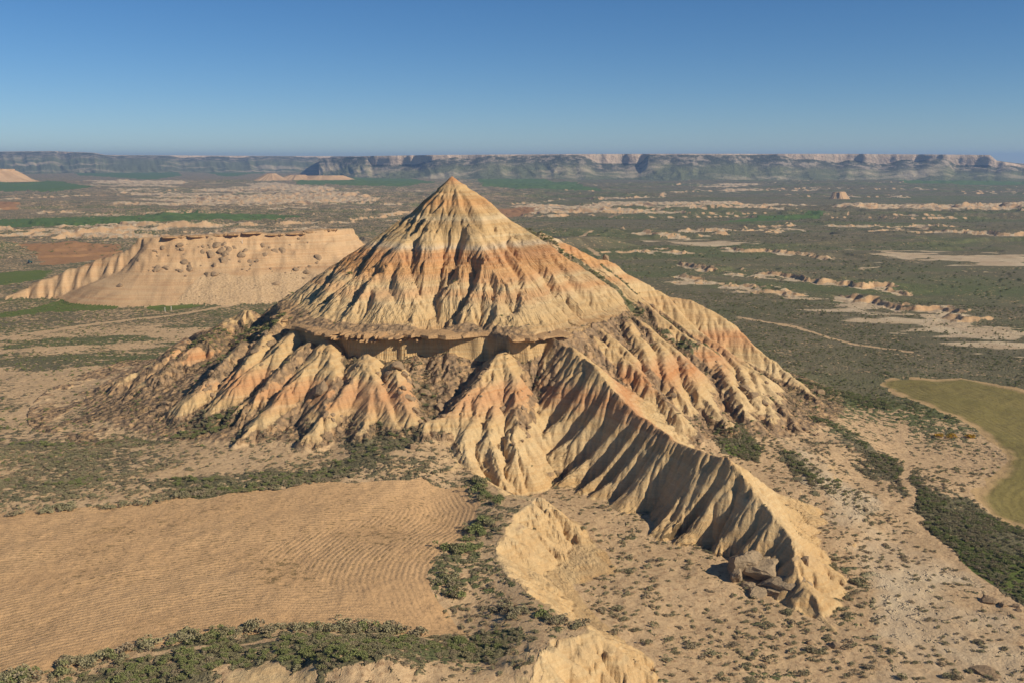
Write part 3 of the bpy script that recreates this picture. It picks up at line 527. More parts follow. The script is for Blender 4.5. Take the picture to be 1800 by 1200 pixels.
def plain_material(name, c, rough=.6):
    t = NT(name); p = t.pos(); t.bsdf.inputs['Roughness'].default_value = rough
    return t.done(t.mix(t.noise(p, 3.0, 3), c, tuple(v * .7 for v in c[:3]) + (1,)))

M_ROCK = rock_material('sandstone', srgb(146, 124, 96), srgb(166, 138, 104), srgb(118, 100, 80))
M_OUTCROP = rock_material('grey_outcrop', srgb(158, 138, 108), srgb(172, 148, 116), srgb(112, 98, 80))
M_LEDGE = rock_material('ledge_sandstone', srgb(176, 140, 98), srgb(190, 154, 110), srgb(140, 108, 76))
M_SCRUB = leaf_material('scrub_leaves', srgb(138, 132, 96), srgb(152, 142, 108), srgb(150, 134, 106))
M_GREEN = leaf_material('green_leaves', srgb(118, 124, 72), srgb(132, 134, 86), srgb(138, 128, 94))
M_BROOM = leaf_material('broom_flowers', srgb(206, 160, 30), srgb(180, 140, 40), srgb(120, 110, 50))
M_WOOD = plain_material('shrub_wood', srgb(86, 70, 54), .9)

# ------------------------------------------------------------------ object helpers
def tag(o, label, cat=None, group=None, kind=None):
    o['label'] = label
    if cat: o['category'] = cat
    if group: o['group'] = group
    if kind: o['kind'] = kind
    return o
def mesh_np(name, V, F, mat, attrs=None, smooth=True):
    V = np.ascontiguousarray(V, np.float32); F = np.ascontiguousarray(F, np.int32); me = bpy.data.meshes.new(name)
    me.vertices.add(len(V)); me.vertices.foreach_set('co', V.ravel())
    nf, k = F.shape; me.loops.add(nf * k); me.loops.foreach_set('vertex_index', F.ravel())
    me.polygons.add(nf); me.polygons.foreach_set('loop_start', np.arange(nf, dtype=np.int32) * k)
    if smooth: me.polygons.foreach_set('use_smooth', np.ones(nf, bool))
    for an, av in (attrs or {}).items():
        a = me.attributes.new(an, 'FLOAT', 'POINT'); a.data.foreach_set('value', np.ascontiguousarray(av, np.float32))
    me.update(calc_edges=True); me.materials.append(mat); return me
def link(name, me, parent=None, loc=None):
    o = bpy.data.objects.new(name, me); COL.objects.link(o)
    if parent: o.parent = parent
    if loc is not None: o.location = loc
    return o
VERT = np.stack([X, Y, Z], -1).reshape(-1, 3)
idx = np.arange(NR * NA).reshape(NR, NA)
QUADS = np.stack([idx[:-1, :-1], idx[:-1, 1:], idx[1:, 1:], idx[1:, :-1]], -1).reshape(-1, 4)
FX = VERT[QUADS].mean(1); 
RUF = np.zeros(X.shape, np.float32); RVF = np.zeros(X.shape, np.float32); RUF[:NEAR] = RU; RVF[:NEAR] = RV
def cut(mask, name, mat, extra=None):
    q = QUADS[mask]; u, inv = np.unique(q, return_inverse=True)
    at_ = {'clay': clay.ravel()[u], 'veg': veg.ravel()[u], 'bare': bare.ravel()[u], 'scree': scree.ravel()[u], 'strat': strat.ravel()[u], 'ru': RUF.ravel()[u], 'rv': RVF.ravel()[u]}
    if extra is not None: at_ = {'edge': extra(VERT[u, 0], VERT[u, 1])}
    return link(name, mesh_np(name, VERT[u], inv.reshape(q.shape), mat, at_))

# ------------------------------------------------------------------ ground, hill, mesa, fields
PLOUGH = [(-241.5, 199.5), (-131.7, 228.8), (-124.5, 230.8), (-105.5, 234.9), (-73.0, 244.3), (-56.6, 249.7), (-45.2, 252.5), (-24.4, 256.3), (-12.0, 252.5), (-7.9, 239.1), (-8.9, 228.8), (-11.8, 217.6), (-15.0, 207.4), (-17.5, 199.5), (-17.6, 193.6), (-14.6, 184.0), (-10.8, 176.5), (-7.4, 172.4), (-16.7, 170.6), (-31.4, 171.1), (-49.5, 168.3), (-64.7, 161.9), (-76.6, 155.0), (-85.2, 149.4), (-97.6, 142.6), (-152.8, 120.7)]
GREEN = [
 ('green wheat field as a long strip across the left plain', [(-925.2, 1596.5), (-824.3, 1612.3), (-714.9, 1678.7), (-549.0, 1696.2), (-388.5, 1628.4), (-302.5, 1565.8), (-392.1, 1466.9), (-559.0, 1403.6), (-689.3, 1345.4), (-762.4, 1312.7)]),
 ('bright green field far behind the left shoulder of the peak', [(-1068.9, 4620.5), (-1107.4, 5776.3), (-817.7, 5577.1), (-443.2, 4620.5), (-276.0, 3759.5), (-365.3, 3231.8), (-570.7, 3366.9), (-750.7, 3592.0)]),
 ('green field stretching right of the peak towards the plateau', [(-160.3, 4370.4), (76.0, 4492.0), (228.2, 3673.8), (275.7, 3048.2), (135.3, 2991.5), (0.0, 3231.8), (-97.1, 3438.7)]),
 ('far green field below the pale hills on the left', [(-3393.6, 7528.5), (-3664.8, 9295.1), (-3336.5, 9874.1), (-1783.6, 5453.2), (-1631.5, 4517.8), (-2337.1, 5453.2)]),
 ('green field beside the butte at the left edge', [(-2417.2, 4370.4), (-2219.9, 4370.4), (-1803.4, 3943.3), (-1351.0, 3297.9), (-1328.4, 2936.9), (-1550.8, 3048.2), (-1721.0, 3107.0)]),
 ('narrow green field behind the pale badlands on the right', [(303.8, 1505.3), (405.4, 1660.4), (481.3, 1695.4), (540.6, 1731.7), (499.0, 1626.9), (378.4, 1548.7)]),
 ('far green field below the right end of the plateau', [(1644.2, 4415.2), (2015.9, 4829.5), (2307.9, 4545.2), (2356.9, 4176.2), (1938.7, 3432.3), (1586.1, 3510.6), (1433.0, 3678.1)]),
 ('far green strip left of centre under the plateau', [(-1925.4, 6325.4), (-1903.5, 7186.9), (-1533.2, 6325.4), (-1486.5, 5271.4)])]
BROWN = [('ploughed brown field behind the left mesa nose', [(-544.6, 1094.2), (-490.4, 1101.8), (-424.9, 1086.8), (-384.7, 967.9), (-402.1, 912.3), (-423.7, 896.9), (-475.2, 992.1)]),
         ('pale stubble field just right of the peak', [(-41.8, 1937.7), (5.6, 1984.8), (48.3, 1892.9), (34.4, 1732.2), (-9.3, 1644.8), (-30.8, 1696.2)]),
         ('small tan field at the left edge of the plain', [(-1228.2, 2258.6), (-1135.9, 2227.9), (-1022.7, 2086.0), (-944.9, 1915.0), (-1030.7, 1892.9)])]
MEADOW = [('bright green grassy patch beside the path at the right edge', [(111.6, 242.1), (116.9, 236.4), (122.4, 227.4), (128.4, 215.7), (115.8, 192.9), (111.1, 202.3), (109.3, 214.2), (108.6, 227.4)]), ('small bright green grass patch behind the fluted ridge', [(64.3, 305.8), (69.0, 310.9), (74.7, 311.6), (77.8, 299.5), (73.6, 291.2), (67.1, 293.5)]),
          ('grassy meadow at the foot of the left mesa', [(-312.7, 588.2), (-298.9, 616.4), (-298.5, 655.7), (-282.8, 672.7), (-262.6, 678.6), (-243.8, 636.8), (-253.2, 609.2), (-282.9, 597.4), (-297.1, 570.8)]),
          ('green grass strip below the scree of the left mesa', [(-229.7, 614.0), (-223.9, 647.4), (-212.2, 669.8), (-194.8, 693.8), (-186.3, 664.1), (-195.9, 629.0), (-213.7, 606.8)]),
          ('olive grass strip left of the mesa nose', [(-455.2, 809.7), (-426.7, 826.6), (-394.8, 858.0), (-372.0, 785.5), (-383.4, 741.2), (-406.3, 720.8)]),
          ('small grass patch at the shoulder of the hill', [(-193.0, 706.4), (-187.0, 722.8), (-177.3, 743.5), (-169.1, 726.2), (-173.2, 700.0), (-187.7, 693.8)])]
OLIVE = ('olive green field with a worn sandy margin at the right edge', [(161.7, 428.6), (171.5, 434.4), (187.0, 432.0), (201.7, 436.7), (212.9, 422.9), (222.2, 398.6), (232.7, 362.2), (146.3, 221.3), (140.0, 244.7), (136.1, 251.6), (131.1, 260.2), (131.6, 270.8), (135.1, 279.2), (149.2, 294.1), (159.5, 310.6), (163.3, 321.4), (166.4, 352.5), (161.4, 392.7), (158.7, 408.8)])
def edge_dist(P):
    def f(x, y):
        x = x.astype(np.float64); y = y.astype(np.float64); d, *_ = polyline(x, y, list(P) + [P[0]]); return np.where(in_poly(x, y, P), d, -d)
    return f
steep = np.hypot(FX[:, 0] - APEX[0], FX[:, 1] - APEX[1]) < 160
hm = np.zeros(X.shape, np.float32); hm[:NEAR] = sstep(.1, .6, Hn2 - GB - lump * debris * .5)
face_hill = (hm.ravel()[QUADS].mean(1) > .5)
face_mesa = (mesa_full.ravel()[QUADS].mean(1) > .5)
taken = face_hill | face_mesa
M_GREENF = field_material('green_crop', srgb(82, 106, 52), srgb(96, 112, 62)); M_BROWNF = field_material('dry_tilled_soil', srgb(150, 108, 70), srgb(170, 132, 90))
M_MEADOW = field_material('meadow_grass', srgb(84, 104, 44), srgb(110, 112, 62)); M_OLIVE = field_material('young_crop', srgb(120, 112, 62), srgb(138, 122, 74), furrow=2.6, green=(1.0, 5.0))
M_PLOUGH = field_material('ploughed_soil', srgb(190, 150, 104), srgb(212, 174, 126), furrow=1.2)
def field(label, P, mat, name):
    global taken
    far = FX[:, 1]; w = np.clip(np.hypot(FX[:, 0], far) / 400, 0, 6)
    m = in_poly(FX[:, 0] + (vnoise(FX[:, 0] / 5, far / 5, 501) - .5) * w * 3, far + (vnoise(FX[:, 0] / 6, far / 6, 502) - .5) * w * 6, P) & ~taken
    if not m.any(): return
    taken |= m
    tag(cut(m, name, mat, edge_dist(P)), label, 'field', kind='structure')
field('bare ploughed tan field with curving furrows in the foreground', PLOUGH, M_PLOUGH, 'ploughed_field')
field(*OLIVE, M_OLIVE, 'crop_field')
for lb, P in GREEN: field(lb, P, M_GREENF, 'green_field')
for lb, P in BROWN: field(lb, P, M_BROWNF, 'tilled_field')
for lb, P in MEADOW: field(lb, P, M_MEADOW, 'meadow')
HILL = cut(face_hill, 'hill', M_TERRAIN); tag(HILL, 'pyramid shaped clay hill with banded, gullied flanks in the centre', 'hill', kind='structure')
MESAO = cut(face_mesa & ~face_hill, 'mesa', M_TERRAIN); tag(MESAO, 'low flat topped mesa with scree face left of the hill', 'mesa', kind='structure')
GROUND = cut(~taken, 'ground', M_TERRAIN); tag(GROUND, 'scrub covered plain with pale eroded scarps around the hill', 'ground', kind='structure')

# ------------------------------------------------------------------ far plateau and hills
def far_material(name, cliff_c, talus_c, green_c):
    t = NT(name); p = t.pos(); cl = t.attr('clay')
    col = t.mix(t.step(t.noise(t.pos(1, .5, 2.2), .02, 6, .75), .47, .60), green_c, talus_c)
    lowc = t.mix(t.step(t.noise(t.pos(.5, 1, 1), .004, 5, .65), .46, .62), srgb(108, 110, 76), srgb(180, 164, 132)); col = t.mix(t.step(t.math('ADD', t.attr('low'), t.math('MULTIPLY_ADD', t.noise(p, .006, 4), .5, -.25)), .14, .42), col, lowc)
    cc = t.mix(t.step(t.noise(t.pos(1, 1, .25), .022, 4, .6), .44, .56), t.mix(.6, cliff_c, talus_c), cliff_c)
    col = t.mix(t.step(cl, .4, .6), col, cc)
    return t.done(col, t.bump(t.noise(p, .04, 5, .7), 14.0))
M_FAR = far_material('far_slopes', srgb(202, 176, 148), srgb(168, 152, 130), srgb(78, 80, 62))
def plateau(name, label, line, foot, cliff_h, seed, depth=2500, ncol=700, gul=1.0):
    """line: (x, y, top z) along the rim from left to right; foot: width of the talus towards the viewer"""
    P = np.array(line, float); seg = np.hypot(np.diff(P[:, 0]), np.diff(P[:, 1])); cs = np.concatenate([[0], np.cumsum(seg)])
    s = np.linspace(0, cs[-1], ncol); x = np.interp(s, cs, P[:, 0]); y = np.interp(s, cs, P[:, 1]); zt = np.interp(s, cs, P[:, 2])
    inlet = (fbm(s / 420, s * 0 + .5, seed, 4) - .5) * 520 * gul
    rows = [(-1.0, 0, 0)] + [(-1 + i / 26, 0, 0) for i in range(1, 27)] + [(0.012, .34, 1), (.02, .67, 1), (.03, 1.0, 1), (.06, 1.02, 0), (.5, 1.02, 0), (1.0, .9, 0)]
    V = []; cl = []; lowv = []
    for (u, c, isc) in rows:
        ch = cliff_h * (.18 + 1.3 * sstep(.46, .66, fbm(s / 300, s * 0 + 5.5, seed + 1, 3)))
        if u <= 0:
            f = (u + 1); zb = 12.0
            gl = 1 - np.abs(2 * fbm(s / 95 + f * .5, s * 0 + f * 1.3, seed + 2, 3) - 1) * 1.7
            off = u * foot * (1 + .25 * (fbm(s / 300, s * 0 + 2.5, seed + 3, 3) - .5)) - gl * foot * .15 * (f ** .7) * (1 - f) * 2.2 + inlet
            zz = zb + (zt - ch - zb) * f ** 1.35
        elif u < .04:
            off = inlet + u * 350 + 16 * (vnoise(s / 28, s * 0 + .5, seed + 5) - .5); zz = zt - ch * (1 - c)
        else:
            off = inlet * (1 - u) + u * depth; zz = zt + 2 * (fbm(s / 60, s * 0 + u * 9, seed + 6, 3) - .5) - (u > .9) * 40
        lowv.append(np.full(ncol, (1 - (u + 1)) * (1.6 if foot > 1000 else 1.0) if u <= 0 else 0.0)); V.append(np.stack([x + x / y * off, y + off, zz], -1)); cl.append(np.full(ncol, float(isc)))
    V = np.concatenate(V); cl = np.concatenate(cl); nr = len(rows); ii = np.arange(nr * ncol).reshape(nr, ncol)
    F = np.stack([ii[:-1, :-1], ii[:-1, 1:], ii[1:, 1:], ii[1:, :-1]], -1).reshape(-1, 4)
    o = link(name, mesh_np(name, V, F, M_FAR, {'clay': cl, 'low': np.concatenate(lowv)})); return tag(o, label, 'plateau', kind='structure')
plateau('plateau', 'long flat topped plateau with pale cliffs along the horizon on the right', [(-1070.0, 5600.0, 115.2), (-774.2, 5300.0, 123.2), (-393.2, 5000.0, 127.4), (0.0, 4900.0, 129.6), (539.1, 4800.0, 131.6), (1055.8, 4700.0, 131.0), (1550.0, 4600.0, 130.3), (1870.3, 4500.0, 127.2), (2099.7, 4450.0, 124.4), (2131.8, 4450.0, 99.8), (2243.6, 4430.0, 80.2), (2625.9, 4400.0, 68.1)], 420, 36, 601, gul=.55)
plateau('far_hills', 'low hazy hills along the horizon on the left', [(-4948.6, 7600.0, 171.0), (-3738.8, 7400.0, 165.1), (-3319.1, 7300.0, 168.2), (-2971.4, 7200.0, 155.4), (-2931.9, 7300.0, 140.0), (-2348.2, 7600.0, 137.5), (-1665.3, 7800.0, 134.1), (-1078.7, 8000.0, 135.0), (0.0, 8400.0, 132.1)], 1500, 14, 621, gul=.25)
plateau('distant_hills', 'faint distant hills beyond the right end of the plateau', [(4579.2, 11000.0, 69.1), (5259.4, 11000.0, 75.1), (5569.3, 11000.0, 69.1), (6805.6, 11000.0, 81.2)], 900, 5, 641, gul=.2, ncol=80)

def butte(name, label, cx, cy, rtop, rbase, ztop, seed, capz=5.0, elong=1.0, rot=0.0, scrub=0.0):
    n, rows = 120, 34; a = np.linspace(0, 2 * math.pi, n, endpoint=False); V = []
    zb = height_at(cx, cy) - 4
    for i in range(rows):
        f = i / (rows - 1)                       # 0 at base, 1 at rim
        fl = 1 - np.abs(2 * fbm(np.cos(a) * 3.5 + 9 + f * .4, np.sin(a) * 3.5 + 9, seed, 3) - 1) * 1.6
        if f < .88: rr = rbase + (rtop * 1.02 - rbase) * (f / .88) ** .8; zz = zb + (ztop - capz - zb) * (f / .88)
        else: rr = rtop; zz = ztop - capz * (1 - (f - .88) / .12)
        rr = rr * (1 + .2 * fl * (1 if f < .88 else .5) * (1 - .3 * f)) * (1 + .15 * (vnoise(np.cos(a) * 1.5 + 4, np.sin(a) * 1.5 + 4, seed + 3) - .5))
        rr = rr * (.55 + .9 * fbm(np.cos(a) * 1.3 + 7, np.sin(a) * 1.3 + 7 + f * .3, seed + 4, 3)); zz = zz - (1 - f * .3) * f * (ztop - zb) * .28 * fbm(np.cos(a) * 1.6 + 3, np.sin(a) * 1.6 + 3, seed + 5, 2)
        lx, ly = rr * np.cos(a) * elong, rr * np.sin(a)
        V.append(np.stack([cx + lx * math.cos(rot) - ly * math.sin(rot), cy + lx * math.sin(rot) + ly * math.cos(rot), zz + 0 * a], -1))
    V = np.concatenate(V + [np.array([[cx, cy, float(np.mean(zz)) + .5]])]); ii = np.arange(rows * n).reshape(rows, n)
    F = np.stack([ii[:-1], np.roll(ii[:-1], -1, 1), np.roll(ii[1:], -1, 1), ii[1:]], -1).reshape(-1, 4)
    top = np.stack([ii[-1], np.roll(ii[-1], -1), np.full(n, rows * n), np.full(n, rows * n)], -1)[:, :3]
    me = bpy.data.meshes.new(name); me.from_pydata(V.tolist(), [], F.tolist() + top.tolist()); me.materials.append(M_TERRAIN); me.shade_smooth()
    for an, v in (('clay', 1.0 - scrub), ('veg', scrub * .9), ('bare', 0.0), ('scree', 0.0), ('strat', 0.0)):
        at_ = me.attributes.new(an, 'FLOAT', 'POINT'); at_.data.foreach_set('value', np.full(len(V), v, np.float32))
    return tag(link(name, me), label, 'butte', kind='structure')
BUTTES = [('flat topped sandy butte cut by the left edge of the photo', [(-1955.5, 3800.0, 72.5)], 70, 140, 7.0, 1.2), ('pale cone shaped knoll far left under the hills', [(-951.1, 4000.0, 53.2)], 10, 48, 2, 1.6), ('pale low knoll right of the cone shaped one', [(-847.7, 4000.0, 46.6)], 16, 50, 2, 1.8),
          ('pale rounded far knoll behind the left shoulder of the peak', [(-735.1, 4000.0, 44.4)], 30, 60, 2, 2.0), ('small white butte on the right plain below the plateau', [(796.4, 2450.0, 26.3)], 9, 17, 2, 1.7), ('dark scrubby hillock right of the peak', [(67.7, 1080.0, 19.4)], 16, 40, 1, 1.9)]
for k, (lb, p_, rt, rb, cz, el) in enumerate(BUTTES): butte('butte', lb, p_[0][0], p_[0][1], rt, rb, p_[0][2], 651 + 7 * k, cz, el, .1, scrub=.85 if 'scrubby' in lb else .45 if 'hillock' in lb else 0.0)

# ------------------------------------------------------------------ rocks
def make_rock(name, seed, sx, sy, sz, cuts=13, sub=2, mat=None):
    import bmesh
    rs = np.random.default_rng(seed); bm = bmesh.new(); bmesh.ops.create_icosphere(bm, subdivisions=sub + 1, radius=1.0)
    planes = []
    for _ in range(cuts):
        n = rs.normal(size=3); n /= np.linalg.norm(n); planes.append((n, rs.uniform(.42, .72)))
    planes += [(np.array([0, 0, 1.0]), .62), (np.array([0, 0, -1.0]), .7)]
    for v in bm.verts:
        c = np.array(v.co)
        for n, dd in planes:
            e = c @ n - dd
            if e > 0: c = c - n * e * .97
        c = c + rs.normal(size=3) * .025
        v.co = Vector((c[0] * sx, c[1] * sy, c[2] * sz))
    me = bpy.data.meshes.new(name); bm.to_mesh(me); bm.free(); me.materials.append(mat or M_ROCK); return me
BOULDERS = [make_rock('boulder', 900 + k, *s_, sub=1) for k, s_ in enumerate([(1, .8, .7), (1.1, .9, .45), (.9, .8, .8), (1.3, .8, .4), (1, 1, .6), (1.2, .7, .6)])]
def place_rock(x, y, size, label, group=None, name='boulder', cat='boulder', variant=None, tilt=True, sink=.3, rot=None, flat=1.0):
    me = BOULDERS[variant if variant is not None else random.randrange(len(BOULDERS))]
    o = bpy.data.objects.new(name, me); COL.objects.link(o)
    gx_, gy_ = slope_at(x, y, max(1.0, size)); z = height_at(x, y)
    nrm = Vector((-gx_, -gy_, 1)).normalized() if tilt else Vector((0, 0, 1))
    q = Vector((0, 0, 1)).rotation_difference(nrm); from mathutils import Quaternion
    o.rotation_mode = 'QUATERNION'; o.rotation_quaternion = q @ Quaternion((0, 0, 1), random.uniform(0, 6.28) if rot is None else rot)
    o.scale = (size, size, size * random.uniform(.8, 1.1) * flat); o.location = (x, y, z + size * (.5 - sink) * .6)
    return tag(o, label, cat, group)
def scatter_line(P, w, n):
    P = np.array(P)[:, :2]; seg = np.hypot(*np.diff(P, axis=0).T); cs = np.concatenate([[0], np.cumsum(seg)])
    for _ in range(n):
        s = random.uniform(0, cs[-1]); yield float(np.interp(s, cs, P[:, 0]) + random.gauss(0, w)), float(np.interp(s, cs, P[:, 1]) + random.gauss(0, w))
ROCKS = [  # line on the ground, spread, count, size range, label, group
 ([(-87.6, 351.9, 41.4), (-91.9, 335.9, 35.2), (-96.6, 324.0, 29.8), (-104.4, 318.1, 25.3), (-112.5, 319.5, 23.1)], 6, 46, (.6, 2.4), 'fallen boulder on the scree slope at the left foot of the hill', 'boulders on the left scree slope'),
 ([(-66.1, 324.5, 38.3), (-73.5, 314.6, 32.7), (-80.2, 303.8, 26.8), (-86.6, 300.5, 24.0)], 3, 22, (.5, 1.6), 'block in the debris gully left of the round boulder', 'blocks in the left gully'),
 ([(-51.0, 312.5, 36.0), (-52.6, 299.0, 29.8), (-55.8, 286.7, 24.0)], 2, 12, (.5, 1.3), 'block in the gully between the two front spurs', 'blocks between the front spurs'),
 ([(-36.2, 310.2, 36.4), (-28.7, 296.4, 30.4), (-25.3, 286.4, 25.8)], 4.5, 44, (.7, 2.4), 'fallen sandstone block in the boulder chute below the middle of the ledge', 'blocks in the middle chute'),
 ([(-9.1, 310.5, 36.4), (-17.4, 296.5, 30.4), (-21.2, 287.7, 26.4)], 2.4, 22, (.5, 1.5), 'block in the shaded gully left of the triangular spur', 'blocks in the shaded gully'),
 ([(15.9, 321.4, 37.6), (8.0, 305.1, 32.0), (4.3, 291.1, 26.4), (2.4, 274.2, 18.9)], 1.8, 20, (.6, 1.6), 'block in the narrow gully left of the fluted ridge', 'blocks in the narrow gully'),
 ([(42.5, 331.3, 34.1), (48.8, 314.0, 26.3), (54.3, 307.9, 22.5), (62.5, 302.9, 18.3)], 2.2, 24, (.5, 1.5), 'block in the debris gully behind the fluted ridge', 'blocks behind the fluted ridge'),
 ([(80.6, 341.8), (88.2, 331.9), (99.8, 324.7), (103.4, 317.8)], 4, 20, (.5, 1.5), 'boulder at the right foot of the hill', 'boulders at the right foot'),
 ([(49.0, 385.0, 40.4), (60.2, 370.0, 33.0), (84.0, 360.0, 26.2), (106.1, 362.0, 15.0)], 4, 16, (.5, 1.4), 'rock on the right flank beside the scrub strip', 'rocks on the right flank'),
 ([(44.8, 192.7), (49.1, 186.4), (56.1, 182.8), (62.5, 181.6)], 3.0, 26, (.3, 1.0), 'rock at the tip of the fluted ridge', 'rocks at the ridge tip'),
 ([(-148.5, 362.0), (-118.6, 336.1), (-107.7, 320.7)], 9, 12, (.5, 1.3), 'rock on the scrubby flat left of the hill', 'rocks on the left flat'),
]
for P, w_, n, (s0, s1), lb, gr in ROCKS:
    for x, y in scatter_line(P, w_, n): place_rock(x, y, s0 + (s1 - s0) * random.random() ** 2, lb, gr)
for x, y in scatter_line([(-243.0, 686.0, 39.4), (-220.7, 690.0, 39.1), (-190.6, 695.0, 38.6), (-160.3, 702.0, 40.0), (-138.2, 712.0, 41.2)], 9, 84):
    place_rock(x, y - 14, 1.0 + 3.0 * random.random() ** 2, 'slab fallen from the rim onto the scree face of the left mesa', 'slabs on the left mesa', variant=random.choice((1, 3, 4)), sink=.2)
SINGLES = [
 ([(-60.3, 304.7, 31.2)], 4.2, 4, 'big round flat topped boulder perched on the pale left front spur', .75), ([(-36.2, 310.2, 36.4)], 3.2, 1, 'large slab leaning just below the middle of the ledge', 1), ([(-31.0, 297.0, 30.6)], 2.4, 3, 'flat pale slab in the middle of the boulder chute', .8),
 ([(12.5, 325.4, 39.9)], 3.0, 0, 'large block under the right end of the ledge', 1.2), ([(16.0, 324.7, 38.9)], 2.6, 2, 'angular block beside the large one under the ledge end', 1.1), ([(-3.0, 295.9, 29.3)], 1.9, 2, 'blocky rock stuck halfway down the triangular spur', 1.1),
 ([(82.0, 341.1)], 3.0, 2, 'dark round boulder at the foot of the right spurs', 1), ([(83.5, 335.7)], 2.2, 4, 'smaller dark boulder touching the round one', 1), ([(87.1, 332.0)], 2.4, 0, 'pale boulder in front of the dark slabs at the right foot', 1), ([(90.4, 341.1)], 2.9, 3, 'tilted dark slab above the pale boulder at the right foot', 1), ([(121.1, 382.0)], 2.8, 2, 'pale square block on the right end of the hill foot', 1.1),
 ([(-114.1, 324.4)], 1.3, 2, 'dark pointed rock standing alone on the left flat', 1.7), ([(-256.8, 647.4)], 3.0, 4, 'grey rock in the meadow below the left mesa', .9),
 ([(103.5, 203.2)], 2.4, 4, 'largest grey boulder in the green scrub at the right edge', .8), ([(105.7, 200.9)], 1.7, 0, 'middle grey boulder in the green scrub at the right edge', .9), ([(108.0, 199.8)], 1.3, 2, 'small pale boulder nearest the right edge', 1), ([(107.5, 197.7)], 1.0, 1, 'lowest small boulder at the right edge', 1),
 ([(88.9, 172.4)], 3.0, 3, 'flat rock slab cut by the bottom edge at the right', .6), ([(65.7, 211.2)], 1.6, 2, 'upright pale block leaning on the crest of the ridge tip', 2.0), ([(59.2, 183.5)], 1.3, 0, 'left one of two rounded blocks under the ridge tip', 1.2), ([(63.5, 182.8)], 1.5, 4, 'right one of two rounded blocks under the ridge tip', 1.2),
 ([(38.1, 406.0, 61.8)], 2.6, 2, 'small rock pinnacle on the right skyline of the hill', 1.9), ([(55.0, 388.0, 44.9)], 2.6, 0, 'dark jutting rock on the right flank above the scrub strip', 1), ([(96.5, 467.4)], 2.0, 3, 'slab on top of the pale right spur', 1)]
for P, sz, var, lb, fl in SINGLES: place_rock(P[0][0], P[0][1], sz, lb, variant=var, flat=fl, tilt=fl < 1.5)

# the dark overhanging rock mass on the ridge tip
def big_rock(label, blocks):
    e = bpy.data.objects.new('rock_outcrop', None); COL.objects.link(e); x0, y0, z0 = blocks[0][0]
    e.location = (x0, y0, height_at(x0, y0)); tag(e, label, 'rock outcrop')
    for k, ((x, y, z), (sx, sy, sz), rx, rz) in enumerate(blocks):
        o = bpy.data.objects.new('rock_block', make_rock('rock_block', 950 + k, sx, sy, sz, 14, 2, M_OUTCROP)); COL.objects.link(o); o.parent = e
        o.location = (x - x0, y - y0, z - e.location.z); o.rotation_euler = (rx, -.1, rz)
NOSE = [(53.1, 214.0, 9.9), (57.2, 212.0, 8.7), (60.0, 208.0, 8.1), (55.6, 216.0, 10.2), (53.9, 206.0, 6.6), (62.4, 206.0, 7.7), (50.6, 211.0, 8.2), (56.8, 216.0, 9.7), (57.4, 206.0, 6.9), (52.3, 209.0, 6.6)]
big_rock('overhanging slabby rock mass jutting from the tip of the fluted ridge', [(NOSE[0], (4.8, 4.2, 4.6), .15, .4), (NOSE[1], (5.4, 4.4, 3.2), .1, .1), (NOSE[2], (7.4, 4.6, 1.9), .05, -.25), (NOSE[3], (3.6, 3.2, 3.0), .2, .9), (NOSE[4], (3.6, 2.6, 2.0), 0, .3), (NOSE[5], (4.4, 3.4, 1.5), .1, -.5), (NOSE[6], (2.6, 2.2, 3.0), .1, 1.2), (NOSE[7], (5.6, 3.2, 1.6), -.25, .3), (NOSE[8], (3.8, 2.4, 1.4), .2, -.1), (NOSE[9], (2.6, 2.0, 1.8), 0, 2.0)])

# ledge of sandstone slabs round the foot of the upper cone: parts of the hill
def slab_mesh(k, L, D, T):
    rs = np.random.default_rng(1300 + k); nx = 7; V = []; F = []
    for i in range(nx):
        x = (i / (nx - 1) - .5) * L
        f0 = rs.uniform(-.28, .12) * D; t0 = rs.uniform(-.15, .15) * T; endt = .35 * T if i in (0, nx - 1) else 0
        V += [(x, -D * .5 + f0 + .25 * D, -T * .5 + endt), (x + rs.uniform(-.1, .1), -D * .5 + f0, -T * .2 + endt * .5), (x, -D * .5 + f0 + rs.uniform(0, .12) * D, T * .3 + t0 - endt), (x, -D * .25 + f0, T * .5 + t0 - endt), (x, D * .5, T * .5 + t0), (x, D * .5, -T * .5)]
    for i in range(nx - 1):
        for j in range(6): a, b = i * 6 + j, i * 6 + (j + 1) % 6; F.append((a, b, b + 6, a + 6))
    F += [tuple(range(6))[::-1], tuple(range((nx - 1) * 6, nx * 6))]
    me = bpy.data.meshes.new('ledge_slab'); me.from_pydata(V, [], F); me.materials.append(M_LEDGE); return me
SLABS = [slab_mesh(k, 9, 6.5, 1.5) for k in range(6)]
a_ = -158.0
while a_ < -68:
    base_r = float(np.interp(a_, [p[0] for p in RIM], [p[1] for p in RIM])); gap = random.choice((3.0, 5.0, 7.0, 10.0, 15.0)) * random.uniform(.8, 1.2) / base_r * 57.3
    for lay in range(2 if -135 < a_ < -50 else 1):
        if (lay and random.random() < .3) or (not (-135 < a_ < -45) and random.random() < .35): continue
        L = gap / 57.3 * base_r; th = math.radians(a_ + gap / 2 + random.uniform(-1, 1)); rr = base_r + random.uniform(-2.2, 1.4) - lay * random.uniform(.2, 1.6)
        o = link('ledge_slab', random.choice(SLABS), HILL); o.location = (APEX[0] + rr * math.cos(th), APEX[1] + rr * math.sin(th), 43.1 - lay * 1.35 + random.uniform(-.35, .35))
        o.rotation_euler = (random.uniform(-.06, .06), random.uniform(-.05, .05), th + math.pi / 2 + random.uniform(-.14, .14)); o.scale = (L / 9 * 1.2, random.uniform(.8, 1.35), random.uniform(.55, 1.5))
    a_ += gap
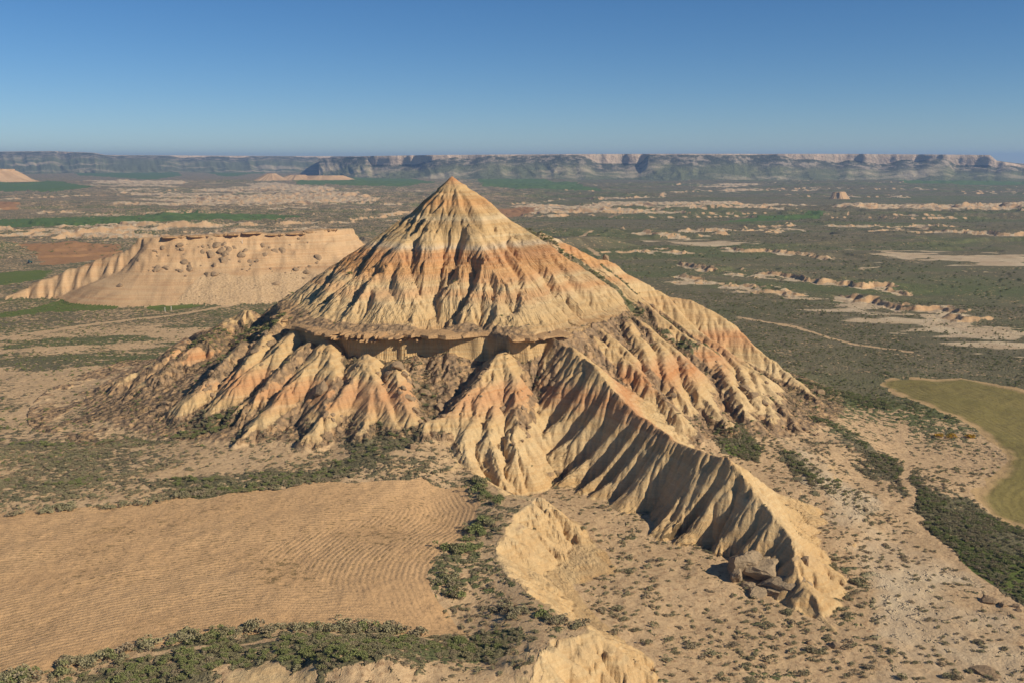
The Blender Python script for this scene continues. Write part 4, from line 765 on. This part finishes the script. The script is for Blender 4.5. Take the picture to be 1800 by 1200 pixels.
# rim slabs of the left mesa
M3 = np.array(MESA); sg = np.concatenate([[0], np.cumsum(np.hypot(*np.diff(M3[:, :2], axis=0).T))]); s = 2.0
while s < sg[-1] - 2:
    L = random.uniform(6, 14); c = [float(np.interp(s + L / 2, sg, M3[:, i])) for i in range(3)]
    o = link('rim_slab', random.choice(SLABS), MESAO); o.location = (c[0], c[1] - 2.6 + random.uniform(-1, .8), height_at(c[0], c[1] - 2.6) - .2); o.rotation_euler = (0, 0, math.atan2(M3[0, 1] - M3[-1, 1], M3[0, 0] - M3[-1, 0]) + random.uniform(-.15, .15)); o.scale = (L / 9 * 1.1, 1.0, random.uniform(.6, 1.1)); s += L + random.choice((0, 0, 3, 8))

# ------------------------------------------------------------------ shrubs
def shrub_mesh(name, seed, n, mat, leaf=.2, lobes=6, stems=3):
    rs = np.random.default_rng(seed); V = []; F = []; ML = []
    cs = [np.array([0, 0, .42])] + [np.array([*(rs.normal(size=2) * .42), rs.uniform(.3, .6)]) for _ in range(lobes)]; rad_ = [.62] + list(rs.uniform(.28, .5, lobes))
    for _ in range(n):
        k = rs.integers(len(cs)); d = rs.normal(size=3); d /= np.linalg.norm(d); d[2] = abs(d[2]) * 1.0 - .25
        p = cs[k] + d * rad_[k] * rs.uniform(.55, 1.05) ** .6 * np.array([1, 1, .85]); p[2] = max(p[2], .03)
        u = rs.normal(size=3); u /= np.linalg.norm(u); w = np.cross(u, rs.normal(size=3)); w /= np.linalg.norm(w); s_ = leaf * rs.uniform(.6, 1.3)
        b = len(V); V += [p - u * s_, p + w * s_ * .6, p + u * s_, p - w * s_ * .6]; F.append((b, b + 1, b + 2, b + 3)); ML.append(0)
    for _ in range(stems):
        t_ = np.array([*(rs.normal(size=2) * .3), .55]); b = len(V)
        for q in range(3): a = q * 2.09; V.append(np.array([math.cos(a) * .04, math.sin(a) * .04, -.15]))
        V.append(t_)
        for q in range(3): F.append((b + q, b + (q + 1) % 3, b + 3)); ML.append(1)
    me = bpy.data.meshes.new(name); me.from_pydata([tuple(v) for v in V], [], F); me.materials.append(mat); me.materials.append(M_WOOD)
    me.polygons.foreach_set('material_index', np.array(ML, np.int32)); return me
SHRUB = [shrub_mesh('shrub', 1500 + k, 320, M_SCRUB, .115) for k in range(4)]; GSHRUB = [shrub_mesh('shrub', 1510 + k, 320, M_GREEN, .115) for k in range(3)]; BROOM = [shrub_mesh('broom', 1520 + k, 220, M_BROOM, .12) for k in range(2)]
def place_shrub(x, y, size, label, group, meshes, name='shrub', cat='shrub', tall=1.0):
    o = bpy.data.objects.new(name, random.choice(meshes)); COL.objects.link(o); o.location = (x, y, height_at(x, y) - .04 * size)
    o.rotation_euler = (0, 0, random.uniform(0, 6.28)); o.scale = (size * random.uniform(.85, 1.2), size * random.uniform(.85, 1.2), size * tall * random.uniform(.8, 1.15)); return tag(o, label, cat, group)
SHRUBS = [  # line, spread, count, size range, label, group, meshes
 ([(-85.6, 150.3), (-79.5, 153.1), (-74.5, 156.9), (-67.1, 160.3), (-60.5, 164.0), (-49.5, 168.3), (-35.5, 170.6), (-27.2, 171.1), (-17.8, 170.6)], .9, 78, (1.0, 2.0), 'grey green shrub in the hedge along the lower edge of the ploughed field', 'shrubs of the lower field hedge', SHRUB + GSHRUB[:1]),
 ([(-120.9, 227.7), (-111.4, 232.4), (-97.7, 236.5), (-86.4, 240.8), (-73.7, 247.0)], .9, 40, (.9, 1.7), 'shrub in the hedge along the upper left edge of the ploughed field', 'shrubs of the upper field hedge', SHRUB),
 ([(-62.3, 248.8), (-51.6, 254.9), (-39.7, 256.3), (-27.8, 259.8), (-17.2, 263.3)], 1.3, 26, (.6, 1.2), 'low shrub on the bank beyond the field', 'shrubs on the far field bank', SHRUB),
 ([(-9.4, 255.0), (-6.6, 244.8), (-4.5, 236.3)], 1.2, 16, (1.1, 2.0), 'green shrub at the far right corner of the field', 'shrubs at the far field corner', GSHRUB),
 ([(-5.8, 230.2), (-8.0, 222.6), (-9.7, 215.4)], 1.3, 16, (1.1, 2.0), 'green shrub midway down the field\'s right edge', 'shrubs in the middle right clump', GSHRUB),
 ([(-13.8, 207.6), (-10.1, 209.6), (-5.7, 210.9)], 1.1, 16, (1.2, 2.1), 'green shrub above the small bank beside the ploughed field', 'shrubs above the red bank', GSHRUB),
 ([(-15.9, 194.2), (-13.4, 191.3), (-9.6, 186.4)], 1.0, 14, (1.0, 1.9), 'shrub below the small bank where the field bends in', 'shrubs under the red bank', GSHRUB + SHRUB[:1]),
 ([(-6.0, 178.6), (-2.2, 179.8), (3.7, 175.0), (9.0, 172.6), (13.1, 170.8)], .9, 22, (.8, 1.6), 'shrub on the rim of the bare bottom centre bluff', 'shrubs on the bluff rim', SHRUB + GSHRUB[:1]),
 ([(23.1, 239.6), (25.6, 223.1), (26.8, 210.1), (30.6, 201.2)], 4.0, 40, (.5, 1.1), 'small dark shrub on the sandy basin floor left of the fluted ridge', 'shrubs on the basin floor', SHRUB),
 ([(17.8, 194.0), (24.8, 184.0), (32.3, 174.8), (42.4, 181.6)], 4.5, 22, (.6, 1.3), 'shrub on pale sand at the bottom of the basin', 'shrubs at the bottom of the basin', SHRUB),
 ([(42.8, 173.4), (55.1, 178.9), (63.9, 172.4), (77.5, 174.5), (91.6, 172.4)], 5.0, 36, (.6, 1.4), 'shrub on the scrubby sand at the bottom right corner', 'shrubs in the bottom right corner', SHRUB),
 ([(75.9, 219.9), (74.4, 207.4), (72.2, 193.5)], 2.0, 12, (.7, 1.4), 'shrub right of the fluted ridge tip', 'shrubs at the ridge tip foot', SHRUB),
 ([(148.9, 336.8), (152.2, 335.3), (155.9, 333.9), (159.6, 332.4)], .9, 10, (1.0, 1.6), 'yellow flowering broom beside the olive field', 'yellow broom patch', BROOM),
]
for P, w_, n, (s0, s1), lb, gr, ms in SHRUBS:
    for x, y in scatter_line(P, w_, n): place_shrub(x, y, random.uniform(s0, s1), lb, gr, ms, name='broom' if ms is BROOM else 'shrub')

# the uncountable rest of the scrub: points on the ground carrying copies of three of the shrubs
def scrub_points(n, rmin, rmax, seed, gate, smin, smax):
    rs = np.random.default_rng(seed); th = rs.uniform(ang[3], ang[-4], n * 12); rr = np.sqrt(rs.uniform(rmin ** 2, rmax ** 2, n * 12))
    i = np.clip(np.searchsorted(rad, rr) - 1, 0, NR - 2); j = ((th - ang[0]) / (ang[1] - ang[0])).astype(int); x = rr * np.sin(th); y = rr * np.cos(th)
    ok = rs.uniform(size=len(x)) < gate(x, y, veg[i, j], clay[i, j], bare[i, j])
    for P in [PLOUGH, OLIVE[1]]: ok &= ~in_poly(x, y, P)
    x, y, i, j, th, rr = (a[ok][:n] for a in (x, y, i, j, th, rr))
    fa = (th - ang[j]) / (ang[1] - ang[0]); fr = (rr - rad[i]) / (rad[i + 1] - rad[i])
    z = (Z[i, j] * (1 - fa) + Z[i, j + 1] * fa) * (1 - fr) + (Z[i + 1, j] * (1 - fa) + Z[i + 1, j + 1] * fa) * fr
    return np.stack([x, y, z - .03], -1), rs.uniform(smin, smax, len(x)) * (1 + .35 * (rs.uniform(size=len(x)) < .1))
def scrub_cover(name, label, pts, sizes, template, seed):
    me = bpy.data.meshes.new(name); me.from_pydata(pts.tolist(), [], []); a = me.attributes.new('size', 'FLOAT', 'POINT'); a.data.foreach_set('value', sizes.astype(np.float32))
    o = link(name, me); tag(o, label, 'scrub', kind='stuff')
    ng = bpy.data.node_groups.new(name, 'GeometryNodeTree'); ng.interface.new_socket('Geometry', in_out='INPUT', socket_type='NodeSocketGeometry'); ng.interface.new_socket('Geometry', in_out='OUTPUT', socket_type='NodeSocketGeometry')
    N = ng.nodes; gi = N.new('NodeGroupInput'); go = N.new('NodeGroupOutput'); iop = N.new('GeometryNodeInstanceOnPoints'); oi = N.new('GeometryNodeObjectInfo'); oi.inputs['Object'].default_value = template; oi.inputs['As Instance'].default_value = True; oi.transform_space = 'ORIGINAL'
    na = N.new('GeometryNodeInputNamedAttribute'); na.data_type = 'FLOAT'; na.inputs['Name'].default_value = 'size'
    rv = N.new('FunctionNodeRandomValue'); rv.data_type = 'FLOAT_VECTOR'; rv.inputs[0].default_value = (0, 0, 0); rv.inputs[1].default_value = (.15, .15, 6.283); rv.inputs['Seed'].default_value = seed
    Lk = ng.links.new; Lk(gi.outputs[0], iop.inputs['Points']); Lk(oi.outputs['Geometry'], iop.inputs['Instance']); Lk(na.outputs[0], iop.inputs['Scale']); Lk(rv.outputs[0], iop.inputs['Rotation']); Lk(iop.outputs[0], go.inputs[0])
    md = o.modifiers.new('scatter', 'NODES'); md.node_group = ng; return o
def template(name_label): return next(o for o in COL.objects if o.get('group') == name_label)
T1, T2, T3 = template('shrubs of the lower field hedge'), template('shrubs above the red bank'), template('shrubs on the basin floor')
clumpy = lambda x, y, s, sd: sstep(.38, .62, fbm(x / s, y / s, sd, 3))
g1 = lambda x, y, v, c, b: np.where(c > .35, .002, np.clip(v, 0, 1) ** 1.7) * (.25 + .75 * clumpy(x, y, 9, 701)) * (1 - b)
p, s_ = scrub_points(9000, 150, 330, 71, g1, .3, .75); scrub_cover('low_scrub', 'low grey green scrub dotted over the near ground around the hill', p, s_, T3, 3)
p, s_ = scrub_points(12000, 300, 720, 72, g1, .35, .85); scrub_cover('plain_scrub', 'dark low scrub covering the plain right and left of the hill', p, s_, T1, 4)
g2 = lambda x, y, v, c, b: (v > .68) * (c < .5) * (.2 + .8 * clumpy(x, y, 14, 703))
g4 = lambda x, y, v, c, b: (in_poly(x, y, MEADOW[0][1]) | in_poly(x, y, MEADOW[1][1])) * 1.0
p, s_ = scrub_points(700, 170, 320, 77, g4, .25, .8); scrub_cover('grass_tufts', 'tufts of bright green scrub in the two grassy patches on the right', p, s_, T2, 9)
p, s_ = scrub_points(4800, 150, 420, 73, g2, .3, 1.0); scrub_cover('green_scrub', 'brighter green scrub in the damp hollows near the field and the path', p, s_, T2, 5)
g3 = lambda x, y, v, c, b: (v > .5) * (b < .3) * clumpy(x, y, 90, 705)
p, s_ = scrub_points(5000, 700, 1900, 74, g3, .7, 1.7); scrub_cover('far_scrub', 'scattered dark bushes on the far valley floor', p, s_, T1, 6)

# ------------------------------------------------------------------ small man-made things
def cyl(bm, r_, h, loc, axis='Z', seg=14, r2=None):
    import bmesh; from mathutils import Matrix
    m = Matrix.Translation(loc) @ (Matrix.Rotation(math.pi / 2, 4, 'X') if axis == 'Y' else Matrix()); bmesh.ops.create_cone(bm, cap_ends=True, segments=seg, radius1=r_, radius2=r_ if r2 is None else r2, depth=h, matrix=m)
def boxm(bm, sx, sy, sz, loc, taper=1.0):
    import bmesh; from mathutils import Matrix
    r_ = bmesh.ops.create_cube(bm, size=1, matrix=Matrix.Translation(loc) @ Matrix.Diagonal((sx, sy, sz, 1)))
    for v in r_['verts']:
        if v.co.z > loc[2]: v.co.x = loc[0] + (v.co.x - loc[0]) * taper; v.co.y = loc[1] + (v.co.y - loc[1]) * taper
def part(name, mat, parent, fn):
    import bmesh
    bm = bmesh.new(); fn(bm); me = bpy.data.meshes.new(name); bm.to_mesh(me); bm.free(); me.materials.append(mat); return link(name, me, parent)
M_TEAL = plain_material('tractor_paint', srgb(40, 96, 92), .5); M_RUB = plain_material('rubber', srgb(40, 38, 36), .9); M_GLS = plain_material('cab_glass', srgb(60, 74, 84), .15); M_WHITE = plain_material('painted_post', srgb(220, 214, 200), .7)
tp = [(-442.9, 912.3)][0]
tr = bpy.data.objects.new('tractor', None); COL.objects.link(tr); tr.location = (tp[0], tp[1], height_at(*tp)); tr.rotation_euler = (0, 0, .35); tag(tr, 'small teal tractor beside the brown field behind the left mesa', 'tractor')
part('hood', M_TEAL, tr, lambda b: boxm(b, 2.2, .9, .9, (1.2, 0, 1.35), .9)); cb = part('cab', M_TEAL, tr, lambda b: (boxm(b, 1.5, 1.5, .25, (-.6, 0, 2.85)), boxm(b, 1.5, 1.4, .8, (-.6, 0, 1.3))))
part('window', M_GLS, cb, lambda b: boxm(b, 1.4, 1.35, 1.05, (-.6, 0, 2.2), .92)); part('exhaust_pipe', M_RUB, tr, lambda b: cyl(b, .06, 1.0, (1.3, .3, 2.2)))
for wx, wy, wr in ((-.9, .95, .9), (-.9, -.95, .9), (1.7, .85, .6), (1.7, -.85, .6)): part('wheel', M_RUB, tr, lambda b: cyl(b, wr, .45, (wx, wy, wr), 'Y', 18))
for (px_, lb) in (([(-187.7, 693.8)], 'white marker post at the left end of the grass patch by the hill shoulder'), ([(-212.9, 604.4)], 'left one of two thin pale posts in the meadow grass'), ([(-210.7, 609.2)], 'right one of two thin pale posts in the meadow grass')):
    x, y = px_[0]; po = link('marker_post', None, None, (x, y, height_at(x, y))); tag(po, lb, 'post'); part('shaft', M_WHITE, po, lambda b: boxm(b, .3, .3, 2.6, (0, 0, 1.3), .9)); part('cap', M_WHITE, po, lambda b: boxm(b, .4, .4, .2, (0, 0, 2.68), .6))

# ------------------------------------------------------------------ labels of small groups: place in the row
ORD = ['first', 'second', 'third', 'fourth', 'fifth', 'sixth', 'seventh', 'eighth', 'ninth', 'tenth', 'eleventh', 'twelfth', 'thirteenth', 'fourteenth', 'fifteenth', 'sixteenth', 'seventeenth', 'eighteenth', 'nineteenth', 'twentieth', 'twenty-first', 'twenty-second', 'twenty-third', 'twenty-fourth', 'twenty-fifth', 'twenty-sixth']
groups = {}
for o in COL.objects:
    if o.parent is None and o.get('group'): groups.setdefault(o['group'], []).append(o)
for g, os_ in groups.items():
    if len(os_) <= len(ORD):
        for k, o in enumerate(sorted(os_, key=lambda o: o.location.x / o.location.y)): o['label'] = o['label'] + ', ' + ORD[k] + ' from the left'

# ------------------------------------------------------------------ haze
hz_m = bpy.data.materials.new('haze_air'); hz_m.use_nodes = True; hn = hz_m.node_tree.nodes; hn.clear(); ho = hn.new('ShaderNodeOutputMaterial'); pv = hn.new('ShaderNodeVolumePrincipled')
pv.inputs['Color'].default_value = (.36, .55, .88, 1); pv.inputs['Density'].default_value = HAZE = 9e-5; pv.inputs['Anisotropy'].default_value = .2
hz_m.node_tree.links.new(pv.outputs[0], ho.inputs['Volume'])
zlo = float(Z.min()) - 6.0; zhi = 210.0; W = 16500.0
hv = [(-W, -900, zlo), (W, -900, zlo), (W, 17000, zlo), (-W, 17000, zlo), (-W, -900, zhi), (W, -900, zhi), (W, 17000, zhi), (-W, 17000, zhi)]
hme = bpy.data.meshes.new('haze'); hme.from_pydata(hv, [], [(0, 3, 2, 1), (4, 5, 6, 7), (0, 1, 5, 4), (1, 2, 6, 5), (2, 3, 7, 6), (3, 0, 4, 7)]); hme.materials.append(hz_m)
tag(link('haze', hme), 'thin pale blue haze over the whole valley', 'haze', kind='stuff')
print('terrain', NR, NA, 'quads', len(QUADS))
